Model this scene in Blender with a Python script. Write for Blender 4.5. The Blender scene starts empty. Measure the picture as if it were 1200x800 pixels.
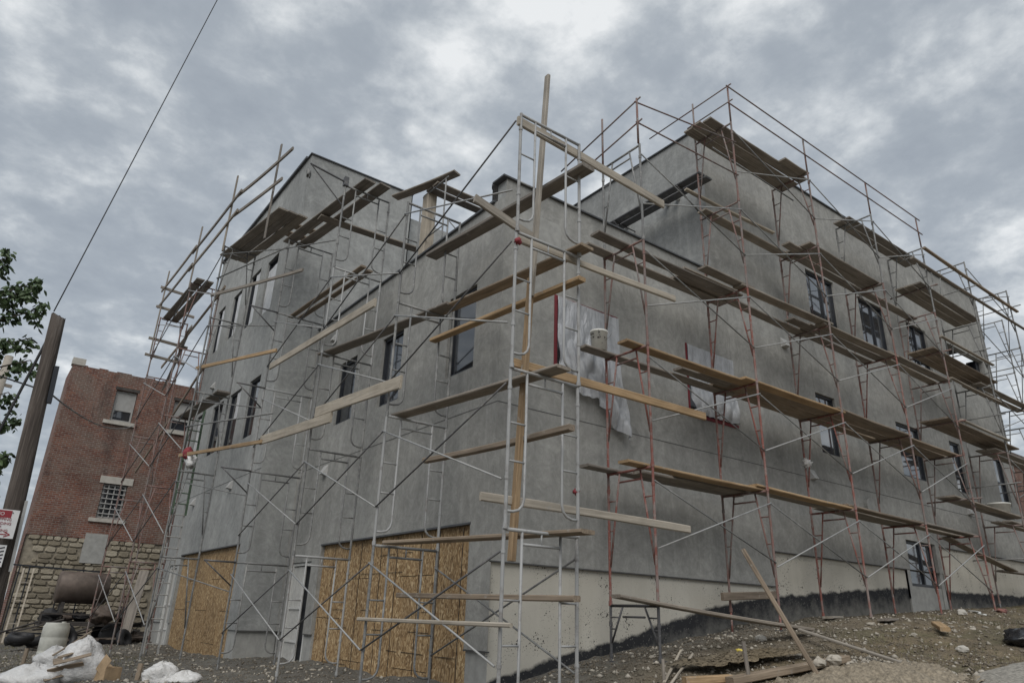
import bpy, math, random
import numpy as np
from mathutils import Vector, Matrix
random.seed(7); rng = np.random.default_rng(7)
SC = bpy.context.scene
COL = SC.collection

# ---------------------------------------------------------------- camera
PITCH, ROLL, YAW, FPX = 0.375038553, 0.0351307467, 0.629662258, 825.124
CAM = Vector((-6.3146, -9.0070, 1.5))
_fw = Vector((math.sin(YAW)*math.cos(PITCH), math.cos(YAW)*math.cos(PITCH), math.sin(PITCH)))
_rt = Vector((math.cos(YAW), -math.sin(YAW), 0)); _up = _rt.cross(_fw)
_r = _rt*math.cos(ROLL) + _up*math.sin(ROLL); _u = -_rt*math.sin(ROLL) + _up*math.cos(ROLL)
cd = bpy.data.cameras.new('camera'); cam = bpy.data.objects.new('camera', cd); COL.objects.link(cam)
cd.sensor_width = 36; cd.lens = FPX*36/1200; cd.clip_start = 0.05; cd.clip_end = 3000
cam.matrix_world = Matrix(((_r.x, _u.x, -_fw.x, CAM.x), (_r.y, _u.y, -_fw.y, CAM.y), (_r.z, _u.z, -_fw.z, CAM.z), (0, 0, 0, 1)))
SC.camera = cam

# ---------------------------------------------------------------- sky, sun, exposure
SUN_DIR = Vector((-0.62, -0.62, 0.95)).normalized()
W = bpy.data.worlds.new('World'); SC.world = W; W.use_nodes = True
nt = W.node_tree; nt.nodes.clear()
def wn(t, **k):
    n = nt.nodes.new(t)
    for a, b in k.items(): setattr(n, a, b)
    return n
wout = wn('ShaderNodeOutputWorld'); wbg = wn('ShaderNodeBackground'); nt.links.new(wbg.outputs[0], wout.inputs[0])
sky = wn('ShaderNodeTexSky', sky_type='NISHITA', sun_disc=False)
sky.sun_elevation = math.asin(SUN_DIR.z); sky.sun_rotation = math.atan2(SUN_DIR.x, SUN_DIR.y) % (2*math.pi)
sky.air_density = 1.0; sky.dust_density = 3.0
wbg.inputs['Strength'].default_value = 0.1
tc = wn('ShaderNodeTexCoord'); sep = wn('ShaderNodeSeparateXYZ'); nt.links.new(tc.outputs['Generated'], sep.inputs[0])
def wmath(op, a, b=None, clamp=False):
    n = wn('ShaderNodeMath', operation=op, use_clamp=clamp)
    for i, v in enumerate((a, b)):
        if v is None: continue
        if isinstance(v, (int, float)): n.inputs[i].default_value = v
        else: nt.links.new(v, n.inputs[i])
    return n.outputs[0]
zz = wmath('ADD', wmath('MAXIMUM', sep.outputs[2], 0.0), 0.22)
cmb = wn('ShaderNodeCombineXYZ'); nt.links.new(wmath('DIVIDE', sep.outputs[0], zz), cmb.inputs[0]); nt.links.new(wmath('DIVIDE', sep.outputs[1], zz), cmb.inputs[1])
def wnoise(scale, detail, rough, dist=0.0, off=(0, 0, 0)):
    mp = wn('ShaderNodeMapping'); mp.inputs['Location'].default_value = off; nt.links.new(cmb.outputs[0], mp.inputs[0])
    n = wn('ShaderNodeTexNoise'); n.inputs['Scale'].default_value = scale; n.inputs['Detail'].default_value = detail
    n.inputs['Roughness'].default_value = rough; n.inputs['Distortion'].default_value = dist
    nt.links.new(mp.outputs[0], n.inputs['Vector']); return n.outputs['Fac']
def wramp(fac, stops):
    n = wn('ShaderNodeValToRGB'); nt.links.new(fac, n.inputs[0]); e = n.color_ramp.elements
    while len(e) < len(stops): e.new(0.5)
    for el, (p, c) in zip(e, stops): el.position = p; el.color = (*c, 1)
    return n.outputs[0]
n1 = wnoise(3.3, 9, 0.58, 0.1, (3.1, 0.7, 0)); n2 = wnoise(7.5, 10, 0.60, 0.12, (0.2, 5.0, 0)); n3 = wnoise(0.9, 3, 0.5, 0.0, (2.0, 1.1, 0))
hz = wmath('MULTIPLY', wmath('ADD', wmath('MULTIPLY', sep.outputs[0], 0.8), wmath('MULTIPLY', sep.outputs[1], 0.1)), 0.045)  # raises the cloud value, so paler, to the east
bil = wmath('MULTIPLY', wmath('ABSOLUTE', wmath('SUBTRACT', wnoise(4.2, 6, 0.5, 0.0, (7.3, 1.0, 0)), 0.5)), 2.2)
cl = wmath('ADD', wmath('ADD', wmath('ADD', wmath('MULTIPLY', n1, 0.40), wmath('MULTIPLY', n2, 0.36)), wmath('MULTIPLY', n3, 0.20)), wmath('ADD', hz, wmath('MULTIPLY', bil, 0.16)))
# cloud value to colour, from grey-blue to near white
ccol = wramp(cl, [(0.40, (2.50, 2.78, 3.12)), (0.485, (2.90, 3.20, 3.52)), (0.53, (3.45, 3.74, 4.02)), (0.58, (4.7, 4.96, 5.14)), (0.64, (6.5, 6.65, 6.7))])
mixs = wn('ShaderNodeMixRGB'); mixs.inputs[0].default_value = 0.90
nt.links.new(sky.outputs[0], mixs.inputs[1]); nt.links.new(ccol, mixs.inputs[2]); nt.links.new(mixs.outputs[0], wbg.inputs[0])
sd = bpy.data.lights.new('sun', 'SUN'); sd.energy = 1.5; sd.angle = math.radians(50); sd.color = (1.0, 0.97, 0.92)
sun = bpy.data.objects.new('sun', sd); COL.objects.link(sun); sun.rotation_euler = (-SUN_DIR).to_track_quat('-Z', 'Y').to_euler()
VS = SC.view_settings; VS.view_transform = 'Standard'; VS.look = 'None'; VS.gamma = 1; VS.use_curve_mapping = False; VS.exposure = 0.46

# ---------------------------------------------------------------- materials
MATS = {}
class NT:
    def __init__(s, name):
        s.m = bpy.data.materials.new(name); s.m.use_nodes = True; s.t = s.m.node_tree
        s.p = s.t.nodes['Principled BSDF']; s.o = s.t.nodes['Material Output']; MATS[name] = s.m
        s.tc = s.n('ShaderNodeTexCoord'); s._rnd = None
    def n(s, t, **k):
        x = s.t.nodes.new(t)
        for a, b in k.items(): setattr(x, a, b)
        return x
    def l(s, a, b): s.t.links.new(a, b)
    def set(s, k, v):
        i = s.p.inputs[k]
        if hasattr(v, 'links') or isinstance(v, bpy.types.NodeSocket): s.l(v, i)
        else: i.default_value = (*v, 1) if isinstance(v, tuple) and len(v) == 3 else v
    def vec(s, stretch=(1, 1, 1), coord='Object', rnd=False):
        mp = s.n('ShaderNodeMapping'); mp.inputs['Scale'].default_value = stretch
        src = s.tc.outputs[coord]
        if rnd:
            oi = s.n('ShaderNodeObjectInfo'); ad = s.n('ShaderNodeVectorMath', operation='ADD')
            mu = s.n('ShaderNodeMath', operation='MULTIPLY'); mu.inputs[1].default_value = 57.0
            s.l(oi.outputs['Random'], mu.inputs[0]); s.l(src, ad.inputs[0]); s.l(mu.outputs[0], ad.inputs[1]); src = ad.outputs[0]
        s.l(src, mp.inputs[0]); return mp.outputs[0]
    def noise(s, scale, detail=5, rough=0.55, dist=0.0, stretch=(1, 1, 1), rnd=False, coord='Object'):
        x = s.n('ShaderNodeTexNoise'); x.inputs['Scale'].default_value = scale; x.inputs['Detail'].default_value = detail
        x.inputs['Roughness'].default_value = rough; x.inputs['Distortion'].default_value = dist
        s.l(s.vec(stretch, coord, rnd), x.inputs['Vector']); return x.outputs['Fac']
    def voro(s, scale, stretch=(1, 1, 1), feature='F1', rnd=False, out='Distance'):
        x = s.n('ShaderNodeTexVoronoi', feature=feature); x.inputs['Scale'].default_value = scale
        s.l(s.vec(stretch, 'Object', rnd), x.inputs['Vector']); return x.outputs[out]
    def ramp(s, fac, stops, interp='LINEAR'):
        x = s.n('ShaderNodeValToRGB'); s.l(fac, x.inputs[0]); e = x.color_ramp.elements; x.color_ramp.interpolation = interp
        while len(e) < len(stops): e.new(0.5)
        for el, (p, c) in zip(e, stops):
            el.position = p; el.color = (*c, 1) if isinstance(c, tuple) else (c, c, c, 1)
        return x.outputs[0]
    def mix(s, fac, a, b, blend='MIX'):
        x = s.n('ShaderNodeMixRGB', blend_type=blend)
        for i, v in enumerate((fac, a, b)):
            if isinstance(v, (int, float)): x.inputs[i].default_value = v if i == 0 else (v, v, v, 1)
            elif isinstance(v, tuple): x.inputs[i].default_value = (*v, 1)
            else: s.l(v, x.inputs[i])
        return x.outputs[0]
    def math(s, op, a, b=None, clamp=False):
        x = s.n('ShaderNodeMath', operation=op, use_clamp=clamp)
        for i, v in enumerate((a, b)):
            if v is None: continue
            if isinstance(v, (int, float)): x.inputs[i].default_value = v
            else: s.l(v, x.inputs[i])
        return x.outputs[0]
    def xyz(s, coord='Object'):
        x = s.n('ShaderNodeSeparateXYZ'); s.l(s.tc.outputs[coord], x.inputs[0]); return x.outputs
    def bump(s, hgt, strength=0.3, dist=0.01):
        x = s.n('ShaderNodeBump'); x.inputs['Strength'].default_value = strength; x.inputs['Distance'].default_value = dist
        s.l(hgt, x.inputs['Height']); s.l(x.outputs[0], s.p.inputs['Normal'])
    def rnd(s):
        return s.n('ShaderNodeObjectInfo').outputs['Random']

def simple(name, col, rough=0.7, metal=0.0, var=0.25, scale=6.0, bump=0.0, rnd=True):
    m = NT(name); f = m.noise(scale, 5, 0.6, rnd=rnd)
    c = m.ramp(f, [(0.3, tuple(x*(1-var) for x in col)), (0.7, tuple(min(1, x*(1+var)) for x in col))])
    m.set('Base Color', c); m.set('Roughness', rough); m.set('Metallic', metal)
    if bump: m.bump(f, bump, 0.01)
    return m.m

def stucco(name, base, dark):
    m = NT(name)
    big = m.noise(0.33, 4, 0.6, 0.6); med = m.noise(1.5, 6, 0.62, 1.6); fine = m.noise(38, 4, 0.7)
    streak = m.noise(1.0, 5, 0.6, 0.4, (3.2, 3.2, 0.35)); trowel = m.noise(3.2, 7, 0.70, 3.4); sweep = m.noise(1.3, 5, 0.6, 4.5); cell = m.voro(0.42, (1, 1, 1.3), 'F1', False, 'Color'); drip = m.noise(1.0, 4, 0.55, 0.2, (5.5, 5.5, 0.16))
    c = m.ramp(big, [(0.30, dark), (0.55, base), (0.75, tuple(x*1.12 for x in base))])
    c = m.mix(0.5, c, m.ramp(med, [(0.25, 0.36), (0.5, 0.52), (0.8, 0.70)]), 'OVERLAY')
    c = m.mix(0.42, c, m.ramp(streak, [(0.3, 0.42), (0.52, 0.50), (0.75, 0.66)]), 'OVERLAY')
    c = m.mix(0.5, c, m.ramp(trowel, [(0.26, 0.34), (0.5, 0.5), (0.74, 0.68)]), 'OVERLAY')
    c = m.mix(0.42, c, m.ramp(sweep, [(0.3, 0.40), (0.5, 0.5), (0.62, 0.60), (0.8, 0.5)]), 'OVERLAY')
    c = m.mix(0.18, c, m.ramp(cell, [(0.2, 0.38), (0.8, 0.62)]), 'OVERLAY')
    c = m.mix(m.ramp(drip, [(0.60, 0.0), (0.72, 0.22)]), c, (0.45, 0.45, 0.43))
    c = m.mix(0.25, c, m.ramp(fine, [(0.3, 0.38), (0.7, 0.62)]), 'OVERLAY')
    m.set('Base Color', c); m.set('Roughness', 0.93); m.set('Specular IOR Level', 0.2)
    h = m.math('ADD', m.math('MULTIPLY', trowel, 0.8), m.math('MULTIPLY', fine, 0.25)); m.bump(h, 0.35, 0.02)
    return m.m
stucco('stucco', (0.300, 0.299, 0.284), (0.238, 0.238, 0.228))
stucco('stucco_pale', (0.325, 0.332, 0.325), (0.262, 0.269, 0.266))

def foundation():
    m = NT('foundation'); xs = m.xyz()
    c = m.ramp(m.noise(0.8, 5, 0.6, 0.5), [(0.3, (0.46, 0.435, 0.375)), (0.7, (0.56, 0.535, 0.47))])
    board = m.noise(1.0, 3, 0.5, 0, (6.0, 1, 0.25)); c = m.mix(0.15, c, m.ramp(board, [(0.35, 0.40), (0.6, 0.58)]), 'OVERLAY')
    sp = m.voro(15); spn = m.noise(2.3, 3, 0.6)
    pits = m.ramp(m.math('ADD', sp, m.math('MULTIPLY', m.math('SUBTRACT', 0.58, spn), 1.2)), [(0.16, 1.0), (0.21, 0.0)])
    sp2 = m.voro(34); pits2 = m.ramp(m.math('ADD', sp2, m.math('MULTIPLY', m.math('SUBTRACT', 0.56, spn), 1.0)), [(0.18, 0.8), (0.24, 0.0)])
    c = m.mix(m.math('MAXIMUM', pits, pits2), c, (0.06, 0.055, 0.05))
    # tar paint: its own edge climbs with the ground
    u = m.math('DIVIDE', xs[0], 24.0)
    pts = [(0.0, .66), (0.45, .76), (1.09, .94), (2.44, 1.18), (5.2, 1.86), (7.0, 2.10), (12.6, 2.54), (20.2, 2.66), (24, 2.7)]
    e = m.math('MULTIPLY', m.ramp(u, [(x/24, z/4) for x, z in pts]), 4.0)
    d = m.math('SUBTRACT', e, xs[2]); d = m.math('ADD', d, m.math('MULTIPLY', m.math('SUBTRACT', m.noise(1.9, 7, 0.68), 0.5), 0.30))
    tar = m.ramp(m.math('ADD', m.math('MULTIPLY', d, 7.0), 0.5), [(0.3, 0.0), (0.7, 1.0)])
    dots = m.ramp(m.voro(19), [(0.17, 0.75), (0.25, 0.0)])
    low = m.ramp(m.math('ADD', d, m.math('MULTIPLY', m.math('SUBTRACT', m.noise(5, 5, 0.7), 0.5), 0.9)), [(0.14, 0.0), (0.5, 0.85)])
    dust = m.math('MAXIMUM', m.math('MULTIPLY', dots, m.ramp(m.noise(1.3, 3), [(0.34, 0.0), (0.5, 1.0)])), low)
    tc_ = m.mix(dust, (0.018, 0.019, 0.022), (0.17, 0.165, 0.15)); c = m.mix(tar, c, tc_)
    m.set('Base Color', c); m.set('Roughness', 0.85); m.bump(m.noise(14, 5, 0.65), 0.3, 0.015)
foundation()

def wood(name, a, b, rough=0.8, grain=30):
    m = NT(name); g = m.noise(1.0, 6, 0.65, 0.6, (1.2, grain, grain), rnd=True); big = m.noise(1.6, 4, 0.6, rnd=True)
    c = m.ramp(g, [(0.28, tuple(x*0.6 for x in a)), (0.5, a), (0.75, b)])
    c = m.mix(0.6, c, m.ramp(big, [(0.3, 0.36), (0.7, 0.66)]), 'OVERLAY')
    r = m.rnd(); c = m.mix(0.55, c, m.ramp(r, [(0.0, (0.36, 0.34, 0.33)), (0.5, (0.52, 0.49, 0.46)), (1.0, (0.66, 0.60, 0.52))]), 'OVERLAY')
    # dried cement splashes
    c = m.mix(m.ramp(m.noise(5.5, 5, 0.7, rnd=True), [(0.60, 0.0), (0.70, 0.7)]), c, (0.33, 0.32, 0.30))
    m.set('Base Color', c); m.set('Roughness', rough); m.set('Specular IOR Level', 0.2); m.bump(g, 0.25, 0.006); return m.m
wood('plank_grey', (0.225, 0.208, 0.188), (0.325, 0.302, 0.272))
wood('plank_brown', (0.225, 0.188, 0.150), (0.310, 0.265, 0.215))
wood('plank_new', (0.335, 0.242, 0.148), (0.455, 0.350, 0.230))
wood('plank_pale', (0.340, 0.318, 0.280), (0.440, 0.418, 0.375))
wood('pole_wood', (0.105, 0.088, 0.076), (0.185, 0.160, 0.142), 0.9, 18)
m_ = NT('pole_bark'); g_ = m_.noise(1.0, 7, 0.7, 0.5, (26, 26, 0.9)); c_ = m_.noise(1.0, 4, 0.6, 0.8, (11, 11, 0.25)); k_ = m_.ramp(g_, [(0.30, (0.030, 0.025, 0.022)), (0.5, (0.085, 0.070, 0.060)), (0.70, (0.190, 0.165, 0.148))]); k_ = m_.mix(m_.ramp(c_, [(0.30, 0.9), (0.38, 0.0)]), k_, (0.018, 0.015, 0.014)); m_.set('Base Color', k_); m_.set('Roughness', 0.95); m_.bump(g_, 0.9, 0.02)

def osb():
    m = NT('osb')
    v = m.n('ShaderNodeTexVoronoi', feature='F1'); v.inputs['Scale'].default_value = 34
    nz = m.n('ShaderNodeTexNoise'); nz.inputs['Scale'].default_value = 3.0
    vv = m.vec((1.0, 1.25, 0.60), 'Object', True); ad = m.n('ShaderNodeMixRGB', blend_type='ADD'); ad.inputs[0].default_value = 0.30
    m.l(vv, nz.inputs['Vector']); m.l(vv, ad.inputs[1]); m.l(nz.outputs['Color'], ad.inputs[2]); m.l(ad.outputs[0], v.inputs['Vector'])
    sepc = m.n('ShaderNodeSeparateColor'); m.l(v.outputs['Color'], sepc.inputs[0])
    c = m.ramp(sepc.outputs[0], [(0.0, (0.160, 0.095, 0.042)), (0.35, (0.285, 0.180, 0.082)), (0.75, (0.40, 0.27, 0.138)), (1.0, (0.60, 0.46, 0.27))])
    c = m.mix(0.5, c, m.ramp(m.noise(0.9, 5, 0.65, 0.8, rnd=True), [(0.3, 0.30), (0.7, 0.62)]), 'OVERLAY')
    c = m.mix(0.4, c, m.ramp(m.noise(1.0, 5, 0.7, 0, (3, 3, 0.3), True), [(0.35, 0.36), (0.65, 0.62)]), 'OVERLAY')
    m.set('Base Color', c); m.set('Roughness', 0.75); m.bump(v.outputs['Distance'], 0.3, 0.004)
osb()

def metal(name, paint, wear, fac, rough=0.5, mtl=0.3):
    m = NT(name); f = m.noise(7, 5, 0.7, 0.3, rnd=True); g = m.noise(1.4, 3, 0.6, rnd=True)
    c = m.mix(m.ramp(m.math('ADD', m.math('MULTIPLY', f, 0.6), m.math('MULTIPLY', g, 0.4)), [(fac-0.06, 0.0), (fac+0.06, 1.0)]), paint, wear)
    c = m.mix(m.ramp(m.noise(24, 3, 0.6, rnd=True), [(0.62, 0.0), (0.70, 0.6)]), c, (0.40, 0.39, 0.37))
    m.set('Base Color', c); m.set('Roughness', rough); m.set('Metallic', mtl)
metal('steel_red', (0.23, 0.085, 0.068), (0.25, 0.20, 0.185), 0.52, 0.7, 0.05)
metal('steel_dull', (0.20, 0.112, 0.096), (0.20, 0.175, 0.165), 0.50, 0.7, 0.1)
metal('steel_grey', (0.17, 0.172, 0.172), (0.30, 0.30, 0.29), 0.55, 0.65, 0.15)
metal('steel_light', (0.34, 0.345, 0.345), (0.22, 0.21, 0.20), 0.56, 0.65, 0.15)
metal('steel_brace_lit', (0.33, 0.335, 0.335), (0.23, 0.23, 0.22), 0.56, 0.6, 0.15)
metal('steel_dark', (0.105, 0.105, 0.11), (0.20, 0.19, 0.18), 0.58, 0.55, 0.3)
simple('flashing', (0.085, 0.09, 0.098), 0.6, 0.1)
simple('joint', (0.085, 0.085, 0.085), 0.9)
simple('frame_dark', (0.020, 0.023, 0.030), 0.4)
simple('white_paint', (0.60, 0.60, 0.58), 0.6, var=0.12)
simple('vent_paint', (0.42, 0.42, 0.41), 0.6, var=0.12)
simple('grey_paint', (0.34, 0.34, 0.33), 0.6, var=0.12)
simple('red_tape', (0.17, 0.022, 0.030), 0.7)
simple('roofing', (0.10, 0.10, 0.105), 0.9)
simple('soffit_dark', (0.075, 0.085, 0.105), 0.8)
simple('black_rubber', (0.016, 0.016, 0.018), 0.6)
simple('rust_dark', (0.050, 0.044, 0.040), 0.75, var=0.5)
simple('rust_tank', (0.115, 0.090, 0.075), 0.65, 0.2, var=0.35, scale=4)
simple('bucket_white', (0.66, 0.66, 0.62), 0.5, var=0.15)
simple('drum_plastic', (0.50, 0.50, 0.45), 0.45, var=0.15)
m_ = NT('bag_white'); e_ = m_.voro(6.5, (1, 1, 1.4), 'DISTANCE_TO_EDGE'); f_ = m_.noise(9, 6, 0.65, 2.5); m_.set('Base Color', m_.ramp(m_.noise(3.5, 6, 0.7, 1.0), [(0.25, (0.52, 0.505, 0.48)), (0.45, (0.68, 0.675, 0.665)), (0.7, (0.76, 0.76, 0.76))])); m_.set('Roughness', 0.38); m_.bump(m_.math('ADD', m_.math('MULTIPLY', e_, 0.8), f_), 0.55, 0.05)
simple('bag_black', (0.022, 0.023, 0.026), 0.25, var=0.3)
simple('cardboard', (0.40, 0.29, 0.18), 0.85)
simple('limestone', (0.44, 0.42, 0.38), 0.9, var=0.15)
simple('rubble', (0.36, 0.33, 0.28), 0.95, var=0.35, scale=3)
simple('green_paint', (0.060, 0.095, 0.060), 0.7, var=0.4)
simple('cloth_red', (0.25, 0.045, 0.055), 0.9, bump=0.8, scale=20)
simple('cloth_dull', (0.22, 0.105, 0.09), 0.95)
simple('cable', (0.02, 0.02, 0.022), 0.7)
simple('sign_white', (0.66, 0.66, 0.66), 0.45, var=0.06)
simple('sign_red', (0.26, 0.025, 0.035), 0.5, var=0.05)
simple('yellow_scrap', (0.62, 0.50, 0.10), 0.7)
simple('bark', (0.075, 0.060, 0.048), 0.95, var=0.4, scale=12, bump=0.5)
simple('concrete_block', (0.33, 0.33, 0.315), 0.9, var=0.15)

def glass(name, col, rough):
    m = NT(name); f = m.noise(1.1, 3, 0.5, 0.3, rnd=True)
    m.set('Base Color', m.ramp(f, [(0.3, tuple(x*0.7 for x in col)), (0.7, tuple(x*1.3 for x in col))]))
    m.set('Roughness', rough); m.set('IOR', 1.9); m.set('Specular IOR Level', 0.6)
    m.bump(m.noise(0.7, 2, 0.5, rnd=True), 0.06, 0.05)
glass('glass', (0.014, 0.017, 0.023), 0.04)
glass('glass_coated', (0.03, 0.036, 0.045), 0.05); MATS['glass_coated'].node_tree.nodes['Principled BSDF'].inputs['IOR'].default_value = 2.9
def film(name, col, alpha):
    m = NT(name); f = m.noise(5, 5, 0.65, 1.0)
    m.set('Base Color', m.ramp(f, [(0.3, tuple(x*0.75 for x in col)), (0.7, col)])); m.set('Roughness', 0.28)
    m.set('Alpha', alpha); m.bump(m.noise(1.0, 6, 0.6, 1.6, (7, 7, 1.6)), 0.9, 0.06)
film('plastic_sheet', (0.56, 0.58, 0.61), 0.80); film('film_white', (0.66, 0.67, 0.68), 1.0)

def brick():
    m = NT('brick'); mp = m.n('ShaderNodeMapping'); mp.inputs['Rotation'].default_value = (math.radians(90), 0, 0); m.l(m.tc.outputs['Object'], mp.inputs[0])
    b = m.n('ShaderNodeTexBrick'); b.inputs['Scale'].default_value = 1.0; b.inputs['Brick Width'].default_value = 0.22; b.inputs['Row Height'].default_value = 0.075
    b.inputs['Mortar Size'].default_value = 0.010; b.inputs['Color1'].default_value = (0.122, 0.043, 0.030, 1); b.inputs['Color2'].default_value = (0.220, 0.092, 0.060, 1)
    b.inputs['Mortar'].default_value = (0.20, 0.165, 0.145, 1); b.inputs['Bias'].default_value = -0.1; m.l(mp.outputs[0], b.inputs['Vector'])
    c = m.mix(0.75, b.outputs['Color'], m.ramp(m.noise(0.55, 6, 0.65, 0.8), [(0.25, 0.20), (0.5, 0.5), (0.75, 0.76)]), 'OVERLAY')
    pale = m.ramp(m.noise(0.42, 6, 0.7, 1.0), [(0.47, 0.0), (0.60, 0.8)]); c = m.mix(pale, c, m.mix(b.outputs['Fac'], (0.16, 0.115, 0.095), (0.26, 0.22, 0.19)))
    soot = m.ramp(m.noise(0.8, 5, 0.7, 0.5, (1.6, 1, .5)), [(0.55, 0.0), (0.70, 0.6)]); c = m.mix(soot, c, (0.045, 0.032, 0.03))
    spk = m.ramp(m.noise(11, 3, 0.6, 0, (1, 1, 2.2)), [(0.58, 0.0), (0.66, 0.6)]); c = m.mix(spk, c, (0.36, 0.31, 0.27))
    m.set('Base Color', c); m.set('Roughness', 0.95); m.bump(m.math('SUBTRACT', m.noise(11, 3, 0.6), b.outputs['Fac']), 0.7, 0.02)
brick()
def ston():
    m = NT('stone'); f = m.noise(4, 6, 0.7, 0.3, rnd=True); r = m.rnd()
    c = m.ramp(r, [(0.0, (0.19, 0.165, 0.125)), (0.4, (0.27, 0.235, 0.175)), (0.75, (0.35, 0.31, 0.24)), (1.0, (0.43, 0.39, 0.31))])
    m.set('Base Color', m.mix(0.7, c, m.ramp(f, [(0.25, 0.3), (0.75, 0.68)]), 'OVERLAY')); m.set('Roughness', 0.95); m.bump(f, 0.8, 0.03)
ston()
simple('mortar', (0.27, 0.24, 0.19), 0.95, var=0.35, bump=0.8)

def ground_mat():
    m = NT('dirt'); xs = m.xyz()
    a = m.noise(0.45, 6, 0.65, 0.5); b = m.noise(3.5, 7, 0.72, 0.4); c_ = m.noise(26, 5, 0.75)
    c = m.ramp(a, [(0.3, (0.118, 0.100, 0.076)), (0.5, (0.165, 0.136, 0.096)), (0.68, (0.215, 0.172, 0.112))])
    grn = m.ramp(m.noise(1.1, 5, 0.6), [(0.50, 0.0), (0.66, 0.5)]); c = m.mix(grn, c, (0.105, 0.108, 0.062))
    wall = m.ramp(m.math('ADD', xs[1], m.math('MULTIPLY', a, 1.6)), [(0.0, 0.0), (1.0, 0.85)])
    wy = m.math('ADD', m.math('MULTIPLY', m.math('ADD', xs[1], 2.6), 0.45), m.math('MULTIPLY', m.math('SUBTRACT', b, 0.5), 0.8), True)
    wx = m.math('SUBTRACT', 1.0, m.math('MULTIPLY', m.math('SUBTRACT', xs[0], 5.0), 0.18, True), True)
    c = m.mix(m.math('MULTIPLY', m.math('MULTIPLY', wy, wx), 0.8), c, (0.135, 0.133, 0.125))
    c = m.mix(0.8, c, m.ramp(b, [(0.25, 0.25), (0.5, 0.5), (0.75, 0.74)]), 'OVERLAY')
    c = m.mix(0.7, c, m.ramp(c_, [(0.28, 0.22), (0.5, 0.5), (0.72, 0.80)]), 'OVERLAY')
    m.set('Base Color', c); m.set('Roughness', 0.97); m.set('Specular IOR Level', 0.15)
    m.bump(m.math('ADD', b, m.math('MULTIPLY', c_, 0.5)), 0.9, 0.05)
ground_mat()
simple('gravel_road', (0.26, 0.245, 0.215), 0.95, var=0.5, scale=24, bump=1.0, rnd=False)
simple('pebbles', (0.150, 0.128, 0.098), 0.95, var=0.7, scale=40, rnd=False)
simple('sand', (0.235, 0.20, 0.15), 0.97, var=0.45, scale=22, bump=1.0)
def leafm():
    m = NT('leaf'); f = m.noise(2.5, 4, 0.6)
    m.set('Base Color', m.ramp(f, [(0.3, (0.040, 0.070, 0.030)), (0.7, (0.085, 0.130, 0.052))])); m.set('Roughness', 0.55)
leafm()
def grassm():
    m = NT('grass_blade'); f = m.noise(0.9, 4, 0.6)
    m.set('Base Color', m.ramp(f, [(0.3, (0.075, 0.085, 0.038)), (0.7, (0.20, 0.165, 0.085))])); m.set('Roughness', 0.8)
grassm()
M = MATS

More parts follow.
